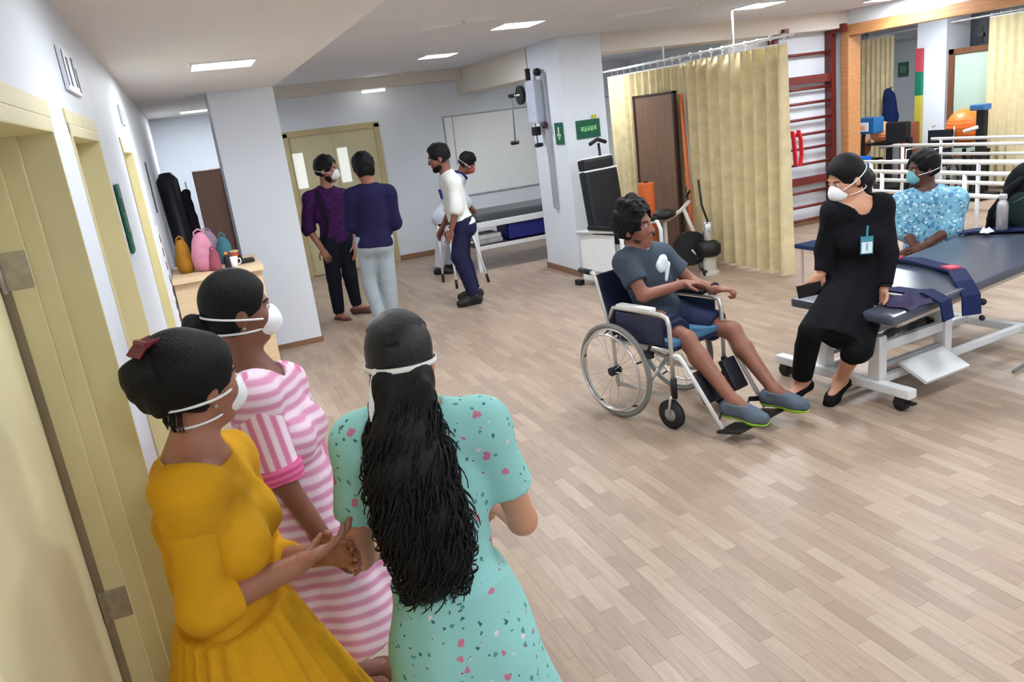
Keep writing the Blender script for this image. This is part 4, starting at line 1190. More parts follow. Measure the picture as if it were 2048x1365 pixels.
def backpack():
    c = A((5.33, 3.72, bz)); ex = unit((0.62, -0.78, 0)); ey = unit((0.78, 0.62, 0)); ez = A((0, 0, 1))
    t = thing('backpack', 'black and dark green backpack leaning on the far end of the table', 'backpack', c)
    m1 = mat_fabric('backpack_black', (24, 26, 30), 0.2); m2 = mat_fabric('backpack_green', (38, 56, 54), 0.15)
    tiltv = unit(ez + ex * 0.22)
    sdf_obj('main_pouch', [Ell(c + tiltv * 0.20 + ey * 0.02, (0.155, 0.09, 0.24), (ex, ey, tiltv), 0.03), Cone(c + ex * -0.13 + ez * 0.06, c + ex * 0.13 + ez * 0.06, 0.075, 0.075, 0.05), Ell(c + tiltv * 0.36, (0.1, 0.08, 0.1), (ex, ey, tiltv), 0.05)], 0.008, m1, t, cuts=[(c + ez * 0.003, -ez)], disp=wrinkle(0.004, 22))
    sdf_obj('front_pocket', [Ell(c + tiltv * 0.13 - ey * 0.075, (0.125, 0.05, 0.13), (ex, ey, tiltv), 0.03)], 0.007, m2, t, cuts=[(c + ez * 0.004, -ez)])
    obj('shoulder_strap', tube([c - ex * 0.04 + tiltv * 0.40 - ey * 0.03, c - ex * 0.14 + tiltv * 0.30 - ey * 0.08, c - ex * 0.21 + tiltv * 0.14 - ey * 0.08, c - ex * 0.2 + tiltv * 0.02 - ey * 0.06], [0.02, 0.024, 0.02, 0.014], 8), m1, t, True)
    obj('logo_patch', box((-0.03, -0.003, -0.008), (0.03, 0.003, 0.008), 0.002, (V(ex), V(ey), V(tiltv)), V(c + tiltv * 0.30 - ey * 0.088 + ex * 0.03)), mat('patch_grey', (150, 156, 160), 0.5), t)
    obj('zip', tube([c + tiltv * 0.2 - ey * 0.12 - ex * 0.1, c + tiltv * 0.26 - ey * 0.108, c + tiltv * 0.2 - ey * 0.12 + ex * 0.1], 0.004, 6), mat('zip_grey', (110, 114, 118), 0.4), t, True)
backpack()
# navy stool beyond
t = thing('padded_stool', 'low stool with a thin navy padded top behind the woman in black', 'stool', (5.05, 5.38, 0))
obj('seat', box((4.95, 5.22, 0.43), (5.35, 5.55, 0.47), 0.015), mat_fabric('stool_navy', (34, 48, 84)), t)
for x, y in ((5.0, 5.27), (5.3, 5.27), (5.0, 5.5), (5.3, 5.5)): obj('leg', tube([(x, y, 0), (x, y, 0.43)], 0.012, 8), M_CHROME, t)
# stool under the man in the blue shirt
t = thing('round_stool', 'round stool under the man in the patterned blue shirt', 'stool', (5.04, 4.2, 0))
obj('seat', lathe((5.04, 4.2, 0.38), [(0.15, 0), (0.17, 0.012), (0.17, 0.04), (0.15, 0.055)], 24), M_BLACKPAD, t, True)
obj('column', tube([(5.04, 4.2, 0.06), (5.04, 4.2, 0.38)], 0.022, 10), M_CHROME, t, True)
for i in range(5):
    a = i * 2 * math.pi / 5; e = V((5.04 + 0.2 * math.cos(a), 4.2 + 0.2 * math.sin(a), 0.06))
    l = obj('leg', tube([(5.04, 4.2, 0.08), tuple(e)], 0.014, 8), M_CHROME, t, True)
    obj('wheel', ball((e.x, e.y, 0.025), 0.025, 10), M_BLACK, l, True)

# ------------------------------------------------------------------ couch by the whiteboard, bin, walking stick
t = thing('couch', 'black padded treatment couch on a white frame under the whiteboard', 'couch', (4.1, 9.8, 0))
obj('padded_top', box((3.3, 9.42, 0.64), (5.1, 10.1, 0.74), 0.03), mat('grey_vinyl', (72, 78, 84), 0.4, spec=0.5), t)
obj('raised_end', box((3.22, 9.42, 0.63), (3.36, 10.1, 0.68), 0.02), M_BLACKPAD, t)
obj('side_rail', box((3.22, 9.40, 0.565), (5.1, 9.45, 0.64), 0.008), M_WHITEP, t)
obj('side_rail', box((3.22, 10.06, 0.565), (5.1, 10.11, 0.64), 0.008), M_WHITEP, t)
obj('lower_rail', box((3.25, 9.42, 0.28), (5.0, 9.45, 0.33), 0.006), M_WHITEP, t)
obj('lower_shelf', box((3.25, 9.45, 0.31), (5.0, 10.06, 0.335), 0.004), mat('shelf_brown', (96, 66, 56), 0.6), t)
for x in (3.27, 4.95):
    for y in (9.43, 10.08): obj('leg', box((x - 0.025, y - 0.025, 0), (x + 0.025, y + 0.025, 0.57), 0.006), M_WHITEP, t)
t = thing('blue_bin', 'royal blue box on the shelf under the couch', 'box', (4.02, 9.65, 0.335))
mb = mat('royal_blue', (34, 42, 130), 0.5)
bm = bmesh.new()
for lo, hi in (((3.72, 9.47, 0.337), (4.34, 9.85, 0.36)), ((3.72, 9.47, 0.337), (3.74, 9.85, 0.56)), ((4.32, 9.47, 0.337), (4.34, 9.85, 0.56)), ((3.72, 9.47, 0.337), (4.34, 9.49, 0.56)), ((3.72, 9.83, 0.337), (4.34, 9.85, 0.56))): add_box(bm, lo, hi, 0.004)
obj('bin_body', bm, mb, t)
obj('bin_rim', box((3.71, 9.46, 0.545), (4.35, 9.472, 0.562), 0.003), mb, t)
t = thing('folded_sheet', 'pale folded sheet on the shelf under the couch, left of the blue box', 'linen', (3.5, 9.7, 0.335))
obj('sheet_fold', box((3.32, 9.5, 0.337), (3.66, 9.9, 0.40), 0.02), mat_fabric('linen_grey', (186, 188, 190)), t)
obj('sheet_fold', box((3.34, 9.52, 0.40), (3.65, 9.88, 0.46), 0.02), mat_fabric('linen_white', (214, 214, 216)), t)
t = thing('walking_frame', 'white walking frame with black rubber tips behind the man in the white shirt', 'walking frame', (3.0, 9.0, 0))
for (x, y), (x2, y2) in (((2.98, 8.80), (3.11, 8.74)), ((2.98, 9.22), (3.06, 9.28)), ((2.72, 8.80), (2.70, 8.74)), ((2.72, 9.22), (2.7, 9.28))):
    l = obj('leg', tube([(x, y, 0.72), (x2, y2, 0.02)], 0.014, 8), M_WHITEP, t, True)
    obj('rubber_tip', tube([(x2 - (x2 - x) * 0.12, y2 - (y2 - y) * 0.12, 0.11), (x2, y2, 0.0)], 0.018, 8), M_BLACK, l, True)
for y in (8.8, 9.22): obj('hand_grip', tube([(2.72, y, 0.72), (2.98, y, 0.72)], 0.016, 8), M_BLACK, t, True)
obj('cross_bar', tube([(2.98, 8.8, 0.62), (2.98, 9.22, 0.62)], 0.013, 8), M_WHITEP, t, True)
obj('cross_bar', tube([(2.99, 8.8, 0.5), (2.99, 9.22, 0.5)], 0.013, 8), M_WHITEP, t, True)

# ------------------------------------------------------------------ pulley unit on the column
t = thing('pulley_unit', 'grey and white wall pulley exerciser on the column side, with handles hanging', 'pulley', (3.98, 8.6, 1.5))
mg = mat('pulley_grey', (176, 182, 196), 0.45)
obj('back_rail', box((3.965, 8.40, 0.78), (4.0, 8.5, 2.32), 0.006), mat('rail_grey', (160, 162, 168), 0.4), t)
obj('housing', box((3.86, 8.46, 1.78), (3.97, 8.72, 2.26), 0.03), mg, t)
bm = bmesh.new(); add_tube(bm, [(3.84, 8.86, 2.12), (3.88, 8.86, 2.12)], 0.11, 24)
pw = obj('pulley_wheel', bm, M_BLACK, t)
obj('wheel_axle', tube([(3.80, 8.86, 2.12), (3.97, 8.8, 2.12)], 0.014, 8), M_CHROME, pw, True)
obj('side_arm', tube([(3.93, 8.86, 2.12), (3.9, 9.05, 2.13), (3.88, 9.2, 2.13)], 0.014, 8), M_WHITEP, t, True)
obj('arm_grip', tube([(3.88, 9.1, 2.13), (3.88, 9.24, 2.13)], 0.024, 8), M_BLACK, t, True)
obj('top_knob', tube([(3.92, 8.72, 2.27), (3.92, 8.72, 2.40)], 0.03, 10), M_BLACK, t, True)
obj('top_knob', ball((3.94, 8.50, 2.34), 0.045, 12), M_BLACK, t, True)
obj('cord', tube([(3.88, 9.19, 2.12), (3.885, 9.21, 1.9), (3.89, 9.25, 1.6)], 0.009, 6), mat('cord_grey', (120, 126, 134), 0.6), t, True)
obj('handle', tube([(3.84, 9.26, 1.57), (3.94, 9.28, 1.57)], 0.024, 8), M_BLACK, t, True)
obj('cord', tube([(3.9, 8.62, 1.8), (3.9, 8.60, 1.55)], 0.008, 6), mat('cord_grey', (120, 126, 134), 0.6), t, True)
obj('handle', tube([(3.85, 8.55, 1.53), (3.95, 8.6, 1.53)], 0.024, 8), M_BLACK, t, True)
obj('weight_block', box((3.87, 8.58, 1.64), (3.95, 8.68, 1.74), 0.01), M_BLACK, t)
obj('grip_knob', ball((3.93, 8.42, 1.75), 0.04, 12), mat('knob_purple', (46, 30, 46), 0.5), t, True)

# ------------------------------------------------------------------ reception desk and its clutter
t = thing('reception_desk', 'pale wood counter in the alcove before the white column', 'desk', (0.05, 6.9, 0))
obj('counter_top', box((XL + 0.005, 6.42, 0.97), (0.42, 7.25, 1.005), 0.006), M_PALEWOOD, t)
obj('front_panel', box((XL + 0.01, 6.46, 0), (0.40, 6.49, 0.97), 0.003), M_PALEWOOD, t)
obj('side_panel', box((0.37, 6.49, 0), (0.40, 7.22, 0.97), 0.003), M_PALEWOOD, t)
mp = mat_fabric('bag_pink', (206, 140, 160)); mu = mat_fabric('bag_mustard', (158, 112, 38)); mt_ = mat_fabric('bag_teal', (70, 118, 130))
def soft_bag(name, label, c, r, m, handle_m=None, hh=0.1):
    c = A(c); t = thing(name, label, 'bag', c)
    sdf_obj('bag_body', [Ell(c + A((0, 0, r[2])), (r[0], r[1], r[2] * 1.05), None, 0.03), Ell(c + A((0, 0, r[2] * 0.5)), (r[0] * 1.05, r[1] * 1.1, r[2] * 0.6), None, 0.04)], 0.009, m, t, cuts=[(c + A((0, 0, 0.002)), A((0, 0, -1)))], disp=wrinkle(0.008, 30, c[0] * 9))
    z = c[2] + r[2] * 1.9
    obj('bag_handle', tube([(c[0] - r[0] * 0.5, c[1], z - 0.03), (c[0] - r[0] * 0.4, c[1], z + hh * 0.6), (c[0], c[1], z + hh), (c[0] + r[0] * 0.4, c[1], z + hh * 0.6), (c[0] + r[0] * 0.5, c[1], z - 0.03)], 0.008, 6), handle_m or m, t, True)
    return t
soft_bag('cloth_bag', 'mustard brown cloth bag at the left end of the pale counter', (-0.15, 6.78, 1.005), (0.06, 0.08, 0.13), mu, hh=0.05)
soft_bag('cloth_bag', 'large pink cloth bag in the middle of the pale counter', (0.0, 6.72, 1.005), (0.085, 0.09, 0.15), mp, hh=0.05)
soft_bag('cloth_bag', 'dark rose pouch leaning against the pink bag on the counter', (0.075, 6.62, 1.005), (0.04, 0.05, 0.085), mat_fabric('bag_rose', (150, 80, 96)), hh=0.03)
soft_bag('cloth_bag', 'teal cloth bag on the counter near the column', (0.17, 6.92, 1.005), (0.06, 0.07, 0.11), mt_, hh=0.05)
soft_bag('cloth_bag', 'grey lilac bundle at the back of the counter', (0.06, 7.02, 1.005), (0.08, 0.07, 0.14), mat_fabric('bag_lilac', (150, 130, 150)), hh=0.04)
t = thing('white_cup', 'white cup on the counter beside a black bottle', 'cup', (0.215, 6.64, 1.005))
obj('cup_body', lathe((0.215, 6.64, 1.005), [(0.022, 0), (0.026, 0.005), (0.034, 0.08), (0.030, 0.08), (0.024, 0.01)], 18), M_WHITE, t, True)
obj('cup_handle', tube([(0.245, 6.64, 1.02), (0.268, 6.64, 1.03), (0.268, 6.64, 1.06), (0.248, 6.64, 1.07)], 0.005, 6), M_WHITE, t, True)
t = thing('black_bottle', 'small black bottle with orange cap on the counter', 'bottle', (0.165, 6.62, 1.005))
obj('bottle_body', lathe((0.165, 6.62, 1.005), [(0.022, 0), (0.024, 0.005), (0.024, 0.09), (0.012, 0.11)], 16), M_BLACK, t, True)
obj('bottle_cap', lathe((0.165, 6.62, 1.115), [(0.013, 0), (0.013, 0.02)], 12), mat('cap_orange', (220, 140, 60), 0.5), t)
t = thing('red_tin', 'small red-orange tin on the counter behind the cup', 'tin', (0.235, 6.8, 1.005))
obj('tin_body', lathe((0.235, 6.8, 1.005), [(0.035, 0), (0.035, 0.1)], 18), mat('tin_red', (196, 92, 64), 0.45), t)
obj('tin_lid', lathe((0.235, 6.8, 1.105), [(0.037, 0), (0.037, 0.012)], 18), mat('tin_lid', (210, 190, 150), 0.45), t)
t = thing('telephone', 'black desk telephone at the column end of the counter', 'telephone', (0.32, 6.78, 1.005))
obj('phone_base', box((0.26, 6.72, 1.006), (0.38, 6.84, 1.035), 0.01), M_BLACK, t)
obj('handset', tube([(0.27, 6.73, 1.05), (0.275, 6.78, 1.062), (0.27, 6.83, 1.05)], [0.02, 0.013, 0.02], 8), M_BLACK, t, True)
# brown cupboard, black bolster behind the desk
t = thing('cupboard', 'brown cupboard standing behind the counter in the alcove', 'cupboard', (0.2, 8.7, 0))
obj('carcass', box((0.075, 8.5, 0), (0.6, 8.95, 1.75), 0.004), M_BROWN2, t)
for x in (0.08, 0.345):
    d = obj('door', box((x, 8.485, 0.06), (x + 0.25, 8.5, 1.73), 0.003), M_BROWN2, t)
    obj('door_knob', ball((x + (0.25 if x < 0.1 else 0.02), 8.475, 0.95), 0.014, 10), M_STEEL, d, True)
t = thing('black_bolster', 'tall black padded bolster leaning in the alcove corner', 'bolster', (-0.16, 8.4, 0))
obj('bolster_body', tube([(-0.12, 8.35, 0.10), (-0.14, 8.42, 0.9), (-0.17, 8.5, 1.7), (-0.172, 8.51, 1.77)], [0.095, 0.1, 0.1, 0.06], 20), M_BLACKPAD, t, True)
obj('bolster_end', lathe((-0.12, 8.35, 0), [(0.07, 0), (0.095, 0.02), (0.095, 0.12)], 20), M_BLACK, t, True)
t = thing('dark_coat', 'dark grey coat hanging beside the brown cupboard', 'coat', (-0.01, 8.62, 0.7))
sdf_obj('coat_body', [Cone((-0.04, 8.62, 1.05), (-0.03, 8.62, 1.55), 0.065, 0.045, 0.04), Cone((-0.05, 8.60, 0.8), (-0.02, 8.60, 1.3), 0.06, 0.045, 0.05)], 0.012, mat_fabric('coat_grey', (52, 46, 56)), t, disp=wrinkle(0.01, 24))
obj('coat_hook', tube([(-0.01, 8.6, 1.6), (-0.01, 8.62, 1.66), (-0.01, 8.64, 1.62)], 0.006, 6), M_STEEL, t, True)

# ------------------------------------------------------------------ things in the stand-in room, as the mirror reflects them (they stand about 11 m from the viewer)
def BX(y, z, x=11.0):
    return (x, y, z)
K = 11.0 / 10.5
t = thing('curtain_rail', 'ceiling rail for the curtains in the stand-in mirror room', 'rail', (11.2, 8.6, 2.42))
obj('rail_bar', tube([(11.3, 11.0, 2.44), (10.9, 7.0, 2.44)], 0.014, 8), M_WHITEP, t, True)
curtain('beige gathered curtain in the stand-in mirror room, left of the tri-colour stick', (11.25, 11.1), (11.25, 10.17), 2.4, 9, 0.05, M_CURTAIN, 8, 2.44)
curtain('straw coloured curtain at the right edge, in the stand-in mirror room', (10.9, 8.22), (10.9, 6.6), 2.4, 12, 0.03, M_CURTAIN2, 9, 2.44, None, 0.1)
t = thing('hanging_towel', 'navy towel hanging over the curtain edge in the stand-in mirror room', 'towel', (11.15, 9.98, 1.1))
sdf_obj('towel_cloth', [Cone((11.12, 10.16, 1.5), (11.12, 10.12, 1.05), 0.07, 0.12, 0.04), Cone((11.12, 10.08, 1.46), (11.12, 10.04, 1.08), 0.05, 0.08, 0.04)], 0.014, mat_fabric('towel_navy', (24, 40, 82)), t, disp=wrinkle(0.01, 20))
obj('towel_peg', ball((11.17, 10.14, 1.58), 0.02, 10), M_STEEL, t, True)
sign((11.95, 10.6, 1.84), (0, -1, 0), (0, 0, 1), 0.22, 0.24, 'small dark green notice in the stand-in mirror room', m=mat('notice_green', (66, 110, 92), 0.5), glyph=[((-0.3, -0.25), (0.3, 0.25))], tm=mat('notice_pale', (110, 150, 130), 0.5, var=0))
struct('wall_beyond_panel', box((11.97, 9.6, 0), (12.1, 11.4, ZC)), M_WALL)
t = thing('tricolour_stick', 'stick banded red, green and yellow standing by the far column', 'stick', (10.98, 9.42, 1.0))
for z0, z1, c, n in ((1.78, 2.13, (176, 66, 74), 'red_band'), (1.42, 1.78, (16, 112, 84), 'green_band'), (0.0, 1.42, (186, 174, 62), 'yellow_band')):
    obj(n, box((10.93, 9.36, z0 + (0.0 if z0 else 0.0)), (10.985, 9.47, z1), 0.003), mat('stick_' + n, c, 0.5), t)
t = thing('brown_pedestal', 'small red-brown wooden pedestal below the tri-colour stick', 'pedestal', (10.75, 9.4, 0))
obj('pedestal_body', box((10.65, 9.3, 0), (10.85, 9.5, 1.03), 0.006), mat_wood('pedestal_wood', (118, 58, 30), (150, 80, 46), 0.45, 2), t)
obj('pedestal_drawer', box((10.64, 9.32, 0.8), (10.65, 9.48, 0.98), 0.003), mat_wood('pedestal_wood', (118, 58, 30), (150, 80, 46), 0.45, 2), t)
# framed mirror-like door
t = thing('framed_panel', 'pale green panel in a dark wooden frame on the far wall', 'panel', (11.0, 8.6, 0.5))
md = mat_wood('frame_walnut', (92, 56, 34), (120, 78, 50), 0.45, 2)
obj('panel_sheet', box((11.02, 8.0, 0.5), (11.035, 8.85, 1.98), 0.002), mat('panel_green', (176, 196, 180), 0.25, var=0.02), t)
for lo, hi in (((8.84, 0.45), (8.93, 2.05)), ((7.95, 0.45), (8.04, 2.05)), ((7.95, 1.97), (8.93, 2.05)), ((7.95, 0.45), (8.93, 0.53))):
    obj('frame_piece', box((10.99, lo[0], lo[1]), (11.05, hi[0], hi[1]), 0.004), md, t)
t = thing('camera_bracket', 'small dark bracket on the wall above the framed panel', 'bracket', (11.0, 8.4, 2.08))
obj('bracket_arm', tube([(11.0, 8.4, 2.07), (11.0, 8.4, 2.3)], 0.012, 8), M_BLACK, t)
obj('bracket_head', box((10.95, 8.35, 2.16), (11.0, 8.45, 2.22), 0.008), M_BLACK, t)
# exercise balls on a rack
mo = mat('ball_orange', (236, 118, 44), 0.42, var=0.04); mo2 = mat('ball_peach', (240, 150, 104), 0.45, var=0.04)
def ex_ball(c, r, label, m):
    t = thing('exercise_ball', label, 'exercise ball', (c[0], c[1], c[2] - r), 'orange exercise balls')
    obj('ball_skin', ball(c, r, 32), m, t, True)
    bm = bmesh.new()
    for a in (-0.4, -0.2, 0.0, 0.2, 0.4):
        add_tube(bm, circle((c[0], c[1], c[2] + r * math.sin(a)), (1, 0, 0), (0, 1, 0), r * math.cos(a) * 0.999, 32), 0.005, 5, True)
    obj('ball_ribs', bm, m, t, True)
    obj('valve', ball((c[0] - r * 0.7, c[1], c[2] + r * 0.714), 0.014, 8), M_WHITE, t)
ex_ball((10.45, 8.18, 0.96), 0.25, 'large orange exercise ball in front of the framed panel', mo)
ex_ball((10.5, 9.72, 0.92), 0.17, 'peach orange ball beside the black machine', mo2)
ex_ball((10.5, 10.2, 0.68), 0.2, 'peach orange ball below the blue and white device', mo2)
t = thing('ball_rack', 'low black rack under the orange balls', 'rack', (10.6, 9.2, 0))
for y0, y1, z in ((7.98, 8.4, 0.71), (9.5, 9.95, 0.75), (9.95, 10.5, 0.48)):
    obj('rack_shelf', box((10.25 if y0 < 9 else 10.36, y0, z - 0.03), (10.72 if y0 < 9 else 10.8, y1, z), 0.004), M_BLACK, t)
for y in (8.0, 8.38, 9.52, 9.93, 10.48):
    for x in (10.38, 10.7): obj('leg', box((x - 0.02, y - 0.02, 0), (x + 0.02, y + 0.02, 0.62 if y < 9 else 0.42), 0.003), M_BLACK, t)
# blue and white device, blue step
t = thing('therapy_device', 'blue therapy device with a white screen on a stand', 'device', (10.2, 9.8, 0))
mbl = mat('device_blue', (32, 96, 150), 0.45)
obj('casing', box((10.1, 9.5, 0.93), (10.32, 9.9, 1.18), 0.02), mbl, t)
obj('screen', box((10.09, 9.6, 0.97), (10.1, 9.82, 1.11), 0.004), M_WHITE, t)
obj('screen_image', box((10.087, 9.66, 1.0), (10.09, 9.77, 1.07), 0.001), mat('screen_peach', (236, 176, 140), 0.5, var=0), t)
obj('stand', tube([(10.2, 9.8, 0), (10.2, 9.8, 0.93)], 0.03, 10), M_BLACK, t)
obj('stand_foot', box((10.05, 9.62, 0), (10.35, 9.98, 0.04), 0.01), M_BLACK, t)
t = thing('blue_step', 'bright blue plastic step stacked on the floor beyond the bars', 'step', (9.9, 9.7, 0))
ms = mat('step_blue', (24, 92, 186), 0.45)
obj('step_top', box((9.75, 9.48, 0.5), (10.05, 9.88, 0.6), 0.02), ms, t)
for x, y in ((9.79, 9.52), (10.01, 9.52), (9.79, 9.84), (10.01, 9.84)): obj('leg', box((x - 0.03, y - 0.03, 0), (x + 0.03, y + 0.03, 0.5), 0.006), ms, t)
# black machine and folded chairs behind the bars
t = thing('black_treadmill', 'black exercise machine with pale console rail beyond the bars', 'exercise machine', (10.2, 9.13, 0))
obj('console', box((10.15, 8.95, 0.78), (10.28, 9.32, 1.09), 0.03), M_BLACK, t)
obj('console_rail', tube([(10.1, 8.85, 0.76), (10.1, 9.38, 0.72)], 0.018, 8), M_PALEM, t, True)
for y in (8.95, 9.32): obj('upright', box((10.2, y - 0.03, 0.1), (10.28, y + 0.03, 0.85), 0.006), M_BLACK, t)
obj('running_deck', box((9.6, 8.86, 0.02), (10.4, 9.4, 0.16), 0.02), M_BLACK, t)
def wheelchair_far(x, y, label, q=1):
    t = thing('folded_wheelchair', label, 'wheelchair', (x, y, 0))
    for s in (-1, 1):
        bm = bmesh.new(); add_tube(bm, circle((x, y + s * 0.25, 0.3), (1, 0, 0), (0, 0, 1), 0.29, 28), 0.016, 6, True)
        w = obj('wheel', bm, M_DKRUBBER, t, True)
        for k in range(6):
            a = k * math.pi / 3; obj('spoke', tube([(x, y + s * 0.25, 0.3), (x + 0.28 * math.cos(a), y + s * 0.25, 0.3 + 0.28 * math.sin(a))], 0.004, 5), M_CHROME, w)
        obj('armrest', tube([(x + 0.18, y + s * 0.22, 0.5), (x + 0.18, y + s * 0.22, 0.72), (x - 0.2, y + s * 0.22, 0.72), (x - 0.22, y + s * 0.22, 0.4)], 0.013, 6), M_CHROME, t, True)
        obj('back_post', tube([(x + 0.2, y + s * 0.2, 0.4), (x + 0.24, y + s * 0.2, 0.98), (x + 0.34, y + s * 0.2, 1.0)], 0.013, 6), M_CHROME, t, True)
        obj('front_wheel', tube([(x - 0.33, y + s * 0.22 - 0.015, 0.08), (x - 0.33, y + s * 0.22 + 0.015, 0.08)], 0.08, 14), M_BLACK, t)
        obj('front_fork', tube([(x - 0.33, y + s * 0.22, 0.08), (x - 0.24, y + s * 0.22, 0.4)], 0.012, 6), M_CHROME, t)
    obj('seat', box((x - 0.22, y - 0.21, 0.45), (x + 0.2, y + 0.21, 0.49), 0.012), M_BLACKPAD, t)
    obj('backrest', box((x + 0.2, y - 0.2, 0.52), (x + 0.235, y + 0.2, 0.95), 0.01), M_BLACKPAD, t)
wheelchair_far(9.95, 8.35, 'black wheelchair parked beyond the bars, below the large orange ball')
t = thing('black_trainer', 'upright black trainer with pale arm at the curtain edge beyond the bars', 'exercise machine', (10.1, 7.66, 0))
obj('trainer_post', box((10.06, 7.60, 0), (10.14, 7.72, 1.2), 0.01), M_BLACK, t)
obj('trainer_head', box((10.0, 7.57, 1.2), (10.16, 7.78, 1.28), 0.02), mat('trainer_blue', (66, 110, 160), 0.45), t)
obj('trainer_arm', tube([(10.06, 7.68, 0.98), (9.98, 7.84, 0.93)], 0.025, 8), M_WHITEP, t, True)
obj('trainer_base', box((9.85, 7.48, 0), (10.3, 7.84, 0.08), 0.02), M_BLACK, t)

